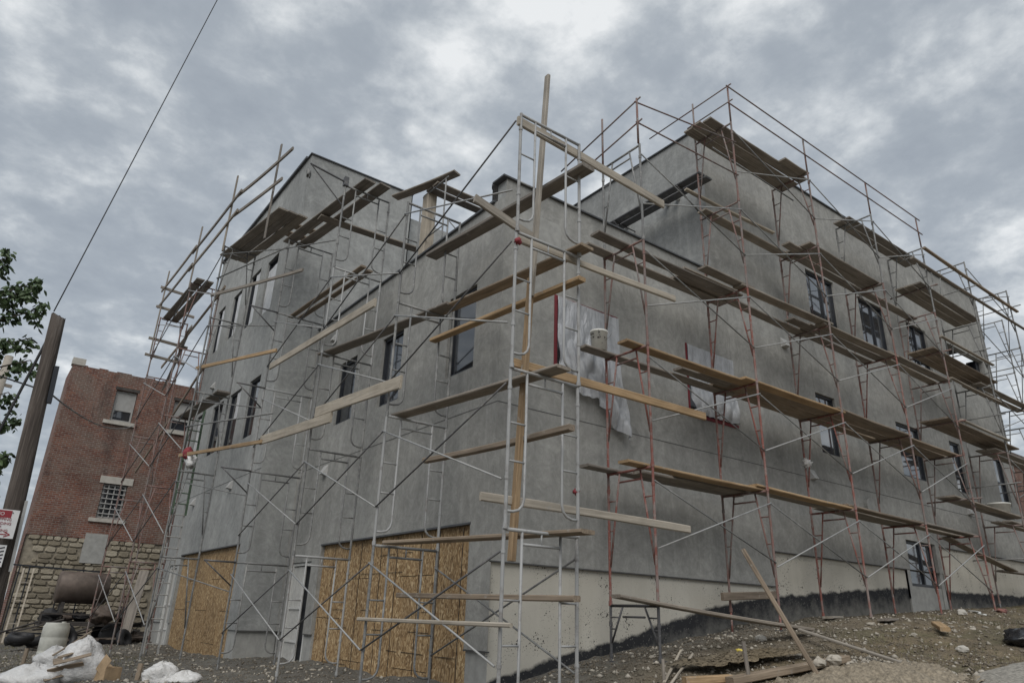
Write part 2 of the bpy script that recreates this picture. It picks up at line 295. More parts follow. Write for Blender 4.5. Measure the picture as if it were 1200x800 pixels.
# ---------------------------------------------------------------- mesh helpers
class MB:
    def __init__(s): s.v = []; s.f = []
    def quad(s, a, b, c, d, n=None):
        a, b, c, d = map(Vector, (a, b, c, d))
        if n is not None and (b-a).cross(c-a).dot(Vector(n)) < 0: a, b, c, d = d, c, b, a
        i = len(s.v); s.v += [a, b, c, d]; s.f.append((i, i+1, i+2, i+3)); return s
    def box(s, x0, y0, z0, x1, y1, z1):
        i = len(s.v)
        s.v += [Vector(p) for p in ((x0, y0, z0), (x1, y0, z0), (x1, y1, z0), (x0, y1, z0), (x0, y0, z1), (x1, y0, z1), (x1, y1, z1), (x0, y1, z1))]
        s.f += [tuple(i+k for k in q) for q in ((0, 3, 2, 1), (4, 5, 6, 7), (0, 1, 5, 4), (1, 2, 6, 5), (2, 3, 7, 6), (3, 0, 4, 7))]; return s
    def bar(s, p0, p1, w, t, up=(0, 0, 1)):
        p0, p1 = Vector(p0), Vector(p1); d = (p1-p0).normalized(); sd = d.cross(Vector(up))
        if sd.length < 1e-4: sd = d.cross(Vector((1, 0, 0)))
        sd.normalize(); u = sd.cross(d); i = len(s.v)
        for p in (p0, p1):
            for a, b in ((-1, -1), (1, -1), (1, 1), (-1, 1)): s.v.append(p+sd*(a*w/2)+u*(b*t/2))
        s.f += [tuple(i+k for k in q) for q in ((0, 1, 2, 3), (7, 6, 5, 4), (0, 4, 5, 1), (1, 5, 6, 2), (2, 6, 7, 3), (3, 7, 4, 0))]; return s
    def path(s, pts, r, n=8, cap=True):
        pts = [Vector(p) for p in pts]; rs = r if isinstance(r, (list, tuple)) else [r]*len(pts); base = len(s.v); ref = None
        for k, p in enumerate(pts):
            d = (pts[min(k+1, len(pts)-1)]-pts[max(k-1, 0)]).normalized()
            if ref is None: ref = d.orthogonal().normalized()
            ref = (ref-d*ref.dot(d)).normalized(); bi = d.cross(ref)
            for j in range(n):
                a = 2*math.pi*j/n; s.v.append(p+(ref*math.cos(a)+bi*math.sin(a))*rs[k])
        for k in range(len(pts)-1):
            for j in range(n):
                a = base+k*n+j; b = base+k*n+(j+1) % n; s.f.append((a, b, b+n, a+n))
        if cap:
            s.f.append(tuple(base+j for j in reversed(range(n)))); e = base+(len(pts)-1)*n; s.f.append(tuple(e+j for j in range(n)))
        return s
    def tube(s, a, b, r=0.021, n=8): return s.path([a, b], r, n)
    def lathe(s, prof, n=20, c=(0, 0, 0)):
        base = len(s.v); c = Vector(c)
        for r, z in prof:
            for j in range(n):
                a = 2*math.pi*j/n; s.v.append(c+Vector((r*math.cos(a), r*math.sin(a), z)))
        for k in range(len(prof)-1):
            for j in range(n):
                a = base+k*n+j; b = base+k*n+(j+1) % n; s.f.append((a, b, b+n, a+n))
        return s
    def mesh(s, name, mat, smooth=False):
        me = bpy.data.meshes.new(name); me.from_pydata([tuple(v) for v in s.v], [], s.f); me.update()
        if mat: me.materials.append(M[mat] if isinstance(mat, str) else mat)
        if smooth: me.polygons.foreach_set('use_smooth', [True]*len(me.polygons))
        return me
    def build(s, name, mat, parent=None, smooth=False, loc=None):
        return put(name, s.mesh(name, mat, smooth), parent, loc)
def put(name, me, parent=None, loc=None, rot=None):
    o = bpy.data.objects.new(name, me); COL.objects.link(o); o.parent = parent
    if loc is not None: o.location = loc
    if rot is not None: o.rotation_euler = rot
    return o
def tag(o, label, cat, group=None):
    o['label'] = label; o['category'] = cat
    if group: o['group'] = group
    return o
def thing(name, label, cat, loc=(0, 0, 0), group=None): return tag(put(name, None, None, loc), label, cat, group)
def structure(o): o['kind'] = 'structure'; return o

# ---------------------------------------------------------------- ground
GX = [-60, -20, -6.3, -4, -1, 0, 2, 5, 8, 11, 14, 20, 40, 80]; GZ = [-.6, -.2, 0, .2, .4, .5, .98, 1.42, 1.7, 1.87, 2.05, 2.35, 2.8, 3.2]
def gh(x, y):
    z = np.interp(x, GX, GZ); k = np.clip((np.asarray(x)+3)/5, 0, 1); k = k*k*(3-2*k)
    return z-k*.11*np.clip(-1.6-np.asarray(y), 0, 4.5)
_pt = rng.random((64, 64))
def vn(x, y):
    xi = np.floor(x).astype(int); yi = np.floor(y).astype(int); fx = x-xi; fy = y-yi; fx = fx*fx*(3-2*fx); fy = fy*fy*(3-2*fy)
    g = lambda a, b: _pt[a % 64, b % 64]
    return (g(xi, yi)*(1-fx)+g(xi+1, yi)*fx)*(1-fy)+(g(xi, yi+1)*(1-fx)+g(xi+1, yi+1)*fx)*fy
def rough_h(x, y):
    x = np.asarray(x, float); y = np.asarray(y, float)
    return gh(x, y)+(vn(x*.8, y*.8)-.5)*.10+(vn(x*2.3+9, y*2.3)-.5)*.07+(vn(x*6+3, y*6+7)-.5)*.045+(vn(x*14, y*14)-.5)*.02
def gz(x, y): return float(rough_h(np.array([x]), np.array([y]))[0])
ax = np.concatenate([[-1500, -600, -250, -120, -70, -40, -25, -17], np.arange(-12, 24, 0.14), [24.3, 26, 30, 38, 50, 70, 110, 250, 600, 1500]])
ay = np.concatenate([[-1500, -600, -250, -120, -60, -35, -22, -15], np.arange(-11, 25, 0.14), [25.3, 27, 32, 40, 55, 80, 120, 250, 600, 1500]])
gxx, gyy = np.meshgrid(ax, ay, indexing='ij'); gzz = rough_h(gxx.ravel(), gyy.ravel())
mb = MB(); mb.v = list(zip(gxx.ravel().tolist(), gyy.ravel().tolist(), gzz.tolist())); ny = len(ay)
mb.f = [(i*ny+j, (i+1)*ny+j, (i+1)*ny+j+1, i*ny+j+1) for i in range(len(ax)-1) for j in range(ny-1)]
structure(mb.build('ground', 'dirt', smooth=True))
# pale gravel road at the lower right, a sheet over the ground with a ragged edge
mb = MB(); rx = np.arange(1.0, 30, 0.25)
def road_edge(x): return -4.75+0.02*(x-5)+(float(vn(np.array([x*1.1]), np.array([3.3]))[0])-.5)*0.9
rows = np.linspace(0, 1, 24)
for x in rx:
    for t in rows:
        y = road_edge(x)*(1-t)+(-11.5)*t; z = float(gh(np.array([x]), np.array([y]))[0])+(0.075 if t > 0.02 else -0.03); mb.v.append((x, y, z))
nr = len(rows); mb.f = [(i*nr+j, i*nr+j+1, (i+1)*nr+j+1, (i+1)*nr+j) for i in range(len(rx)-1) for j in range(nr-1)]
structure(mb.build('road', 'gravel_road', smooth=True))

def scatter_rocks(name, mat, n, xr, yr, smin, smax, keep, seed):
    g = np.random.default_rng(seed); t = (1+5**.5)/2
    iv = np.array([(-1, t, 0), (1, t, 0), (-1, -t, 0), (1, -t, 0), (0, -1, t), (0, 1, t), (0, -1, -t), (0, 1, -t), (t, 0, -1), (t, 0, 1), (-t, 0, -1), (-t, 0, 1)])/1.9
    it = [(0, 11, 5), (0, 5, 1), (0, 1, 7), (0, 7, 10), (0, 10, 11), (1, 5, 9), (5, 11, 4), (11, 10, 2), (10, 7, 6), (7, 1, 8), (3, 9, 4), (3, 4, 2), (3, 2, 6), (3, 6, 8), (3, 8, 9), (4, 9, 5), (2, 4, 11), (6, 2, 10), (8, 6, 7), (9, 8, 1)]
    mb = MB(); k = 0; X = g.uniform(*xr, n*4); Y = g.uniform(*yr, n*4); Z = rough_h(X, Y)
    for x, y, z in zip(X, Y, Z):
        if not keep(x, y, g): continue
        s = smin+(smax-smin)*g.random()**3; sc = s*g.uniform(.55, 1.2, 3)*np.array([1, 1, .6]); a = g.uniform(0, 6.28)
        p = iv*(1+g.uniform(-.22, .22, (12, 1)))*sc; c, sn = math.cos(a), math.sin(a)
        q = np.stack([p[:, 0]*c-p[:, 1]*sn+x, p[:, 0]*sn+p[:, 1]*c+y, p[:, 2]+z+s*.12], 1); b = len(mb.v)
        mb.v += q.tolist(); mb.f += [(i+b, j+b, l+b) for i, j, l in it]; k += 1
        if k >= n: break
    o = mb.build(name, mat); o['kind'] = 'stuff'; return o
inside = lambda x, y: (0 <= x <= 21.7 and y > -.03) or (-.97 <= x <= 3 and y > 8.7 and y < 18) or y > 21.9
o = scatter_rocks('gravel', 'pebbles', 3500, (-7, 17), (-6.5, 20), .008, .045, lambda x, y, g: not inside(x, y) and (x > -1.6 or y > 2 or g.random() < .3) and g.random() < .9, 3)
o['label'] = 'loose grey gravel and cement crumbs over the dirt'; o['category'] = 'gravel'
o = scatter_rocks('rubble', 'rubble', 900, (-5.5, 10), (-5, 20), .02, .075, lambda x, y, g: not inside(x, y) and vn(np.array([x*.9]), np.array([y*.9]))[0] > .55, 5)
o['label'] = 'broken stones and mortar lumps lying about'; o['category'] = 'rubble'
def crumbs(name, mat, n, zones, smin, smax, seed):
    g = np.random.default_rng(seed); ov = np.array([(1, 0, 0), (-1, 0, 0), (0, 1, 0), (0, -1, 0), (0, 0, 1), (0, 0, -1)], float); of = np.array([(0, 2, 4), (2, 1, 4), (1, 3, 4), (3, 0, 4), (2, 0, 5), (1, 2, 5), (3, 1, 5), (0, 3, 5)])
    P = []
    for (x0, x1, y0, y1), k in zones: P.append(np.stack([g.uniform(x0, x1, k), g.uniform(y0, y1, k)], 1))
    P = np.concatenate(P); keep = np.array([not inside(x, y) for x, y in P]); P = P[keep]; k = len(P); Z = rough_h(P[:, 0], P[:, 1])
    S = smin+(smax-smin)*g.random(k)**4; q = ov[None]*(1+g.uniform(-.45, .45, (k, 6, 1)))*S[:, None, None]*g.uniform(.6, 1.3, (k, 1, 3)); A = g.uniform(0, 6.28, k); c, sn = np.cos(A)[:, None], np.sin(A)[:, None]
    V = np.stack([q[..., 0]*c-q[..., 1]*sn+P[:, :1], q[..., 0]*sn+q[..., 1]*c+P[:, 1:], q[..., 2]*.7+(Z+S*.25)[:, None]], 2).reshape(-1, 3); F = (of[None]+6*np.arange(k)[:, None, None]).reshape(-1, 3)
    me = bpy.data.meshes.new(name); me.vertices.add(len(V)); me.vertices.foreach_set('co', V.ravel()); me.loops.add(F.size); me.loops.foreach_set('vertex_index', F.ravel().astype(np.int32)); me.polygons.add(len(F)); me.polygons.foreach_set('loop_start', np.arange(0, F.size, 3, dtype=np.int32)); me.update(calc_edges=True); me.validate(); me.materials.append(M[mat])
    o = put(name, me); o['kind'] = 'stuff'; return o
o = crumbs('grit', 'pebbles', 0, [((0, 6, -4.6, 0), 22000), ((6, 16, -4.4, 0), 9000), ((-5.5, 0, 2, 18), 18000), ((2, 9, -7.5, -4.3), 7000)], .005, .028, 41)
o['label'] = 'fine grey grit spread over the ground'; o['category'] = 'grit'
o = crumbs('mortar_crumbs', 'rubble', 0, [((0, 6, -4.6, 0), 2500), ((6, 16, -4.4, 0), 1800), ((-5.5, 0, 2, 18), 3000), ((2.1, 4.5, -4.5, -3.2), 4500)], .005, .045, 42)
o['label'] = 'pale mortar crumbs scattered over the ground'; o['category'] = 'crumbs'
# sparse dry grass
mb = MB(); g = np.random.default_rng(11); X = g.uniform(-6.5, 22, 60000); Y = g.uniform(-6, 20, 60000); dens = vn(X*.5+4, Y*.5+1); Z = rough_h(X, Y); k = 0
for x, y, z, d in zip(X, Y, Z, dens):
    if inside(x, y) or d < .56 or not ((x > 4.6 and y < -1.1 and y > -4.6) or (x < -2.4 and y > 4)): continue
    a = g.uniform(0, 6.28); hgt = g.uniform(.03, .11); w = .006; dx, dy = math.cos(a)*w, math.sin(a)*w; lx, ly = g.uniform(-.05, .05, 2); b = len(mb.v)
    mb.v += [(x-dx, y-dy, z-.01), (x+dx, y+dy, z-.01), (x+lx, y+ly, z+hgt)]; mb.f.append((b, b+1, b+2)); k += 1
    if k > 14000: break
o = mb.build('grass', 'grass_blade'); o['kind'] = 'stuff'; o['label'] = 'thin dry grass on the dirt bank'; o['category'] = 'grass'

# ---------------------------------------------------------------- the stucco building
bld = thing('stucco_building', 'large unfinished grey stucco building with flat roofs behind the scaffolding', 'building')
def facade(name, O, U, V, N, w, h, holes, mat='stucco', depth=0.14, parent=bld):
    O, U, V, N = map(Vector, (O, U, V, N)); mb = MB()
    us = sorted({0, w, *[a for q in holes for a in (q[0], q[2]) if 0 <= a <= w]}); vs = sorted({0, h, *[a for q in holes for a in (q[1], q[3]) if 0 <= a <= h]})
    P = lambda a, b, d=0: O+U*a+V*b-N*d
    for i in range(len(us)-1):
        for j in range(len(vs)-1):
            cu, cv = (us[i]+us[i+1])/2, (vs[j]+vs[j+1])/2
            if any(q[0] < cu < q[2] and q[1] < cv < q[3] for q in holes): continue
            mb.quad(P(us[i], vs[j]), P(us[i+1], vs[j]), P(us[i+1], vs[j+1]), P(us[i], vs[j+1]), N)
    for q in holes:
        d = q[4] if len(q) > 4 else depth; u0, v0, u1, v1 = q[:4]
        mb.quad(P(u0, v0), P(u0, v1), P(u0, v1, d), P(u0, v0, d), U); mb.quad(P(u1, v0), P(u1, v1), P(u1, v1, d), P(u1, v0, d), -U)
        mb.quad(P(u0, v1), P(u1, v1), P(u1, v1, d), P(u0, v1, d), -V); 
        if v0 > 0.01: mb.quad(P(u0, v0), P(u1, v0), P(u1, v0, d), P(u0, v0, d), V)
    return mb.build(name, mat, parent)
def window(O, U, V, N, q, mullions=(), transoms=(), fw=0.055, inset=0.09, film_rects=(), label=None):
    O, U, V, N = map(Vector, (O, U, V, N)); u0, v0, u1, v1 = q[:4]; P = lambda a, b, d: O+U*a+V*b-N*d
    mb = MB(); t = 0.06; e = .004
    def rb(a0, b0, a1, b1): # bar rectangle
        i = len(mb.v)
        for d in (inset-t/2, inset+t/2):
            for a, b in ((a0, b0), (a1, b0), (a1, b1), (a0, b1)): mb.v.append(P(a, b, d))
        mb.f.extend(tuple(i+k for k in f) for f in ((0, 1, 2, 3), (7, 6, 5, 4), (0, 4, 5, 1), (1, 5, 6, 2), (2, 6, 7, 3), (3, 7, 4, 0)))
    rb(u0+e, v0+e, u0+fw, v1-e); rb(u1-fw, v0+e, u1-e, v1-e); rb(u0+fw, v0+e, u1-fw, v0+fw); rb(u0+fw, v1-fw, u1-fw, v1-e)
    cuts = [u0]+list(mullions)+[u1]; tcs = [v0]+list(transoms)+[v1]
    for mu in mullions: rb(mu-fw/2, v0+fw, mu+fw/2, v1-fw)
    for tr in transoms:
        for a, b in zip(cuts[:-1], cuts[1:]): rb(a+fw, tr-fw/2, b-fw, tr+fw/2)
    wo = mb.build('window', 'frame_dark', bld)
    if label: wo['label'] = label
    for a, b in zip(cuts[:-1], cuts[1:]):
        for c, d in zip(tcs[:-1], tcs[1:]):
            m2 = MB(); k = inset+0.012; m2.quad(P(a+.02, c+.02, k), P(b-.02, c+.02, k), P(b-.02, d-.02, k), P(a+.02, d-.02, k), N)
            m2.quad(P(a+.02, c+.02, k+.02), P(b-.02, c+.02, k+.02), P(b-.02, d-.02, k+.02), P(a+.02, d-.02, k+.02), -N); m2.build('pane', 'glass_coated' if abs(N.y) > .5 else 'glass', wo)
    for a0, b0, a1, b1 in film_rects:
        m2 = MB(); k = inset-0.036; n = 6
        for i in range(n+1):
            for j in range(n+1):
                m2.v.append(P(a0+(a1-a0)*i/n, b0+(b1-b0)*j/n, k-random.uniform(0, .014)))
        m2.f = [(i*(n+1)+j, (i+1)*(n+1)+j, (i+1)*(n+1)+j+1, i*(n+1)+j+1) for i in range(n) for j in range(n)]
        m2.build('protective_film', 'film_white', wo)
    return wo
Z3 = (0, 0, 1)
# right (long) facade, plane y = 0 ; u = x, v = z - 2.31
RB = 2.31; RO = (0, 0, RB); RU = (1, 0, 0); RN = (0, -1, 0)
def rz(x0, z0, x1, z1, *d): return (x0, z0-RB, x1, z1-RB, *d)
rw_low = [rz(1.22, 5.58, 2.72, 7.02), rz(4.80, 5.50, 6.30, 7.0), rz(9.62, 5.48, 10.50, 7.0), rz(13.60, 5.48, 15.0, 7.0), rz(16.85, 5.45, 17.58, 7.0), rz(19.95, 5.43, 20.75, 7.0)]
rw_up = [rz(9.92, 9.05, 11.30, 10.55), rz(12.58, 9.02, 14.02, 10.55), rz(15.42, 9.05, 16.70, 10.55)]
LOG = rz(18.2, 9.25, 21.0, 10.56, .2)
DOOR = rz(13.05, 2.30, 14.66, 3.75, 0.25)
steps = [rz(7.2, RB-.001, 12.86, 3.01, .05), rz(12.86, RB-.001, 14.86, 3.01, .05), rz(14.86, RB-.001, 21.6, 3.72, .05)]
# low part (to parapet 9.06) and tall part (to 13.13)
facade('wall', RO, RU, Z3, RN, 5.85, 9.06-RB, [q for q in rw_low if q[2] < 5.86]+[rz(4.80, 5.5, 5.85, 7.0)])
facade('wall', (5.85, 0, RB), RU, Z3, RN, 21.6-5.85, 13.13-RB, [(q[0]-5.85, q[1], q[2]-5.85, q[3], *q[4:]) for q in [rz(5.85, 5.5, 6.30, 7.0)]+rw_low[2:]+rw_up+[LOG, rz(13.05, 3.011, 14.66, 3.75, .25)]+steps])
for i, q in enumerate(rw_low):
    mu = [(q[0]+q[2])/2] if i in (0, 1) else []
    tr = [q[1]+0.75] if i == 5 else ([q[1]+0.5] if i == 4 else [])
    window(RO, RU, Z3, RN, q, mu, tr)
window(RO, RU, Z3, RN, rw_up[0], [10.72], [], fw=.06); window(RO, RU, Z3, RN, rw_up[1], [13.42], []); window(RO, RU, Z3, RN, rw_up[2], [16.05], [9.4-RB])
# ground floor doorway with a glazed unit above a pale block threshold
dq = rz(13.05, 2.62, 14.66, 3.75); window(RO, RU, Z3, RN, dq, [13.95], [], fw=.07, inset=.12)
MB().box(13.051, .035, 1.9, 14.659, .22, 2.615).build('threshold', 'concrete_block', bld)
for a, b in ((12.87, 13.05), (14.66, 14.85)): MB().box(a, .012, 1.9, b, .3, 3.008).build('jamb', 'concrete_block', bld)
# foundation wall, slightly behind the stucco
mb = MB(); mb.quad((0.04, .048, -.6), (12.95, .05, -.6), (12.95, .05, 3.05), (0.04, .048, 3.05), RN); mb.quad((0.004, .049, 1.0), (0.041, .049, 1.0), (0.041, .049, 2.33), (0.004, .049, 2.33), RN); mb.quad((.003, .001, 1.05), (.003, .05, 1.05), (.003, .05, 2.33), (.003, .001, 2.33), (-1, 0, 0)); mb.quad((14.72, .05, -.6), (21.6, .05, -.6), (21.6, .05, 3.75), (14.72, .05, 3.75), RN)
mb.quad((12.95, .05, -.6), (14.72, .05, -.6), (14.72, .05, 2.2), (12.95, .05, 2.2), RN)
mb.quad((12.95, .05, 2.2), (12.95, .05, 3.05), (12.95, .3, 3.05), (12.95, .3, 2.2), RU); mb.quad((14.72, .05, 2.2), (14.72, .05, 3.75), (14.72, .3, 3.75), (14.72, .3, 2.2), (-1, 0, 0))
mb.build('foundation_wall', 'foundation', bld)
for x0, x1, z in ((.0, 7.2, 2.31), (7.2, 12.86, 3.01), (14.86, 21.6, 3.72)): MB().box(x0, -.012, z-.022, x1, .045, z-.002).build('drip_edge_shadow', 'joint', bld)  # starter strip coloured dark as the shadow line under the stucco edge
MB().box(7.178, -.012, 2.31, 7.198, .045, 2.985).build('drip_edge_shadow', 'joint', bld)  # same painted shadow line, up the step
MB().box(0.0, -.004, 4.78, 21.6, .01, 4.793).build('control_joint', 'joint', bld)
for x, z0, z1 in ((4.79, 7.02, 8.9), (6.31, 7.02, 9.6), (4.79, 2.4, 5.45), (9.61, 7.05, 12.9), (10.52, 7.05, 8.9)): MB().box(x-.005, -.003, z0, x+.005, .01, z1).build('control_joint', 'stucco', bld)
# loggia at the far end, open to the sky side
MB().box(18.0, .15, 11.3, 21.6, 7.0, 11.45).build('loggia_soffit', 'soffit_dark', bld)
MB().box(18.0, .15, 8.72, 21.6, 7.0, 8.88).build('loggia_floor', 'concrete_block', bld)
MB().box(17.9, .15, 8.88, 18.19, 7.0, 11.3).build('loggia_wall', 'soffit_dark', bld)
MB().box(20.72, .152, 8.88, 21.0, .45, 10.56).build('loggia_post', 'frame_dark', bld)
# left facade of the low block, plane x = 0 ; u = y, v = z - 1.06
LB = 1.06; LO = (0, 0, LB); LU = (0, 1, 0); LN = (-1, 0, 0)
def lz(y0, z0, y1, z1, *d): return (y0, z0-LB, y1, z1-LB, *d)
lw = [lz(.80, 5.58, 1.73, 7.20), lz(3.57, 5.62, 4.53, 7.20), lz(5.86, 5.66, 6.84, 7.22)]
OSBL = lz(.62, LB-.001, 6.60, 2.90, .12); DL = lz(7.05, LB-.001, 8.30, 2.57, .30)
facade('wall', LO, LU, Z3, LN, 8.74, 8.70-LB, lw+[OSBL, DL])
for q in lw: window(LO, LU, Z3, LN, q, [], [], fw=.06)
# left plinth
for y0, y1 in ((0.05, .62), (6.60, 7.05), (8.30, 8.74)): MB().box(.04, y0, -.4, .34, y1, LB).build('plinth', 'concrete_block', bld)
for y0, y1 in ((0.0, .62), (6.60, 7.05), (8.30, 8.74)): MB().box(-.014, y0, LB-.022, .04, y1, LB-.002).build('drip_edge_shadow', 'joint', bld)  # dark strip paints the shadow below the left stucco edge
MB().box(-.004, 0, 4.78, .01, 8.73, 4.793).build('control_joint', 'joint', bld)
MB().box(-.012, .60, 2.885, .10, 6.62, 2.915).build('lintel', 'flashing', bld)
# projecting block B: front x = -.95 (y 8.74..17.8), side y = 8.74
BX = -.95; BT = 14.12; BO = (BX, 8.74, LB)
def bz(y0, z0, y1, z1, *d): return (y0-8.74, z0-LB, y1-8.74, z1-LB, *d)
bw_lo = [bz(10.10, 5.88, 11.05, 7.60), bz(11.85, 5.90, 13.0, 7.62), bz(13.68, 5.97, 14.85, 7.62), bz(15.85, 6.0, 16.9, 7.7)]
bw_up = [bz(10.40, 9.72, 11.40, 11.56), bz(12.10, 9.80, 13.1, 11.7), bz(14.0, 10.0, 15.0, 11.65), bz(16.0, 10.0, 16.9, 11.72)]
OSBB = bz(9.42, LB-.001, 15.3, 3.0, .12); DB = bz(15.55, LB-.001, 16.6, 2.72, .2)
facade('wall', BO, LU, Z3, LN, 17.8-8.74, BT-LB, bw_lo+bw_up+[OSBB, DB], 'stucco_pale')
facade('wall', (BX, 8.74, LB), RU, Z3, RN, 3.40, BT-LB, [], 'stucco_pale')
window(BO, LU, Z3, LN, bw_lo[0]); window(BO, LU, Z3, LN, bw_lo[1], film_rects=[(3.16, 5.75-LB+1.0, 3.6, 6.5)])
q = bw_lo[2]; window(BO, LU, Z3, LN, q)
q = bw_lo[3]; window(BO, LU, Z3, LN, q, film_rects=[(q[0]+.1, q[1]+.1, q[2]-.1, q[3]-.1)])
for i, q in enumerate(bw_up):
    window(BO, LU, Z3, LN, q, film_rects=[(q[0]+.07, q[1]+.07, q[0]+.55*(q[2]-q[0]), q[3]-.08)] if i else [(q[0]+.07, q[1]+.07, q[2]-.07, q[3]-.3)])
for y0, y1 in ((8.78, 9.42), (15.3, 15.55), (16.6, 17.8)): MB().box(BX+.04, y0, -.4, BX+.35, y1, LB).build('plinth', 'concrete_block', bld)
MB().box(BX+.351, 8.782, -.4, .039, 9.0, LB).build('plinth', 'concrete_block', bld)
MB().box(BX-.014, 8.72, LB-.022, 0.0, 8.78, LB-.002).build('drip_edge_shadow', 'joint', bld)  # shadow line at the block corner, painted as a dark strip
MB().box(BX-.012, 9.40, 2.985, BX+.1, 15.32, 3.015).build('lintel', 'flashing', bld)
MB().box(BX-.004, 8.74, 4.78, BX+.01, 17.8, 4.793).build('control_joint', 'joint', bld)
MB().box(BX-.006, 17.78, .2, BX+.04, 17.80, BT).box(BX, 17.79, .2, 2.45, 17.80, BT).box(2.42, 8.74, 8, 2.45, 17.8, BT).build('wall', 'stucco_pale', bld)
# C block side (x = 5.85), far end and back
mb = MB(); mb.quad((5.85, 0, 8), (5.85, 9, 8), (5.85, 9, 13.13), (5.85, 0, 13.13), (-1, 0, 0)); mb.build('wall', 'stucco_pale', bld)
mb = MB(); mb.quad((21.6, 0, 0), (21.6, 9, 0), (21.6, 9, 8.88), (21.6, 0, 8.88), (1, 0, 0)); mb.quad((21.6, 0, 11.3), (21.6, 9, 11.3), (21.6, 9, 13.13), (21.6, 0, 13.13), (1, 0, 0))
mb.quad((21.6, 5.0, 8.88), (21.6, 9, 8.88), (21.6, 9, 11.3), (21.6, 5.0, 11.3), (1, 0, 0)); mb.quad((0, 9, 0), (21.6, 9, 0), (21.6, 9, 8.1), (0, 9, 8.1), (0, 1, 0)); mb.quad((5.85, 9, 8), (21.6, 9, 8), (21.6, 9, 13.13), (5.85, 9, 13.13), (0, 1, 0)); mb.build('wall', 'stucco', bld)
for a in ((0.01, .01, 8.05, 5.86, 9, 8.2), (5.86, .01, 12.7, 21.59, 8.99, 12.85), (BX+.02, 8.76, 13.7, 2.43, 17.78, 13.85)): MB().box(*a).build('roof', 'roofing', bld)
# parapet backs and dark metal copings
for a in ((0.30, .012, 8.2, 5.84, .28, 9.05), (.012, .29, 8.2, .26, 8.72, 8.69), (5.87, .012, 12.85, 21.58, .28, 13.12), (5.862, .29, 12.85, 6.1, 8.9, 13.12), (BX+.012, 8.752, 13.85, 2.4, 9.0, 14.11), (BX+.012, 9.0, 13.85, BX+.26, 17.7, 14.11)):
    MB().box(*a).build('parapet', 'stucco', bld)
MB().box(.013, .013, 8.69, .29, .279, 9.05).build('parapet', 'stucco_pale', bld)
for a in ((-.10, -.05, 9.062, 5.80, .32, 9.095), (-.05, .33, 8.702, .32, 8.70, 8.74), (5.80, -.05, 13.132, 21.66, .32, 13.165), (5.80, .321, 13.132, 6.14, 9.0, 13.165), (BX-.05, 8.69, 14.122, 2.46, 9.03, 14.155), (BX-.08, 9.031, 14.122, BX+.3, 17.85, 14.20)):
    MB().box(*a).build('coping', 'flashing', bld)
MB().lathe([(.13, 8.2), (.13, 9.45), (.15, 9.45), (.15, 9.52), (.0, 9.56)], 14, (.42, .85, 0)).build('roof_vent', 'steel_dark', bld, True)
MB().box(2.46, 9.02, 8.1, 5.8, 9.3, 13.45).build('stair_wall', 'stucco_pale', bld)
# bands of fresh patch stucco by the corner parapet
MB().box(.12, -.004, 8.05, 1.32, .01, 8.55).build('stucco_patch', 'concrete_block', bld)
# vents
def vent(p, n, r=.13, mat='vent_paint', flap=True):
    n = Vector(n); p = Vector(p); mb = MB()
    if flap:
        s = Vector((0, 0, 1)).cross(n); i = len(mb.v)
        for w_, d, z in ((.11, 0, .12), (.11, 0, -.12), (.09, .13, -.10), (.09, .03, .10)):
            mb.v += [p+s*w_+n*d+Vector((0, 0, z)), p-s*w_+n*d+Vector((0, 0, z))]
        mb.f += [(0, 1, 7, 6), (6, 7, 5, 4), (4, 5, 3, 2), (0, 6, 4, 2), (1, 3, 5, 7)]
    else: mb.path([p, p+n*.09, p+n*.10], [r, r, r*.92], 18)
    mb.build('vent', mat, bld)
vent((0, 6.91, 4.61), LN); vent((0, 7.38, 8.10), LN); vent((BX, 15.39, 8.51), LN); vent((BX, 11.15, 4.66), LN); vent((BX, 14.96, 4.59), LN)
vent((11.38, 0, 4.40), RN, .19, 'concrete_block', False); vent((17.27, 0, 4.94), RN); vent((8.47, 0, 8.0), RN); vent((9.01, -.0, 4.85), RN)
for y in (.8, 1.13, 2.58): MB().tube((5.84, y, 11.45), (5.55, y, 11.40), .07, 12).build('drain_spout', 'white_paint', bld)
# OSB hoardings: sheets with their joints
def osb_board(O, U, w, h, n_cols, n_rows):
    O, U = Vector(O), Vector(U); host = None; cw = w/n_cols; rh = h/n_rows; mesh = {}
    nrm = Vector((0, 0, 1)).cross(U)
    hoard = MB(); hoard.quad(O, O+U*w, O+U*w+Vector((0, 0, h)), O+Vector((0, 0, h)), (-1, 0, 0)); ho = hoard.build('osb_hoarding', 'rust_dark', bld)
    for i in range(n_cols):
        off = (i % 2)*rh*.5; zs = sorted({0.0, h, *[min(max(k*rh-off, 0), h) for k in range(n_rows+2)]})
        for a, b in zip(zs[:-1], zs[1:]):
            if b-a < .05: continue
            g = .006; t = .012+random.uniform(0, .008); mb = MB(); y0 = O.y+i*cw+g; y1 = O.y+(i+1)*cw-g
            mb.box(O.x-t-.004, y0, O.z+a+g, O.x-.004, y1, O.z+b-g); mb.build('osb_sheet', 'osb', ho)
osb_board((.11, .62, -.1), LU, 5.98, 3.0, 5, 2); osb_board((BX+.11, 9.42, -.1), LU, 5.88, 3.1, 5, 2)
mb = MB()
for k in range(8): y = .9+k*.74+random.uniform(-.1, .1); mb.bar((.083, y, .2), (.083, y+random.uniform(-.02, .02), 2.86), .012, .004, (1, 0, 0))
for k in range(26):
    y = random.uniform(.7, 5.6); z = .25+.33*random.randint(0, 8); mb.bar((.081, y, z), (.081, y+random.uniform(.2, .8), z+random.uniform(-.01, .01)), .004, .012, (1, 0, 0))
mb.build('chalk_line', 'black_rubber', bld)
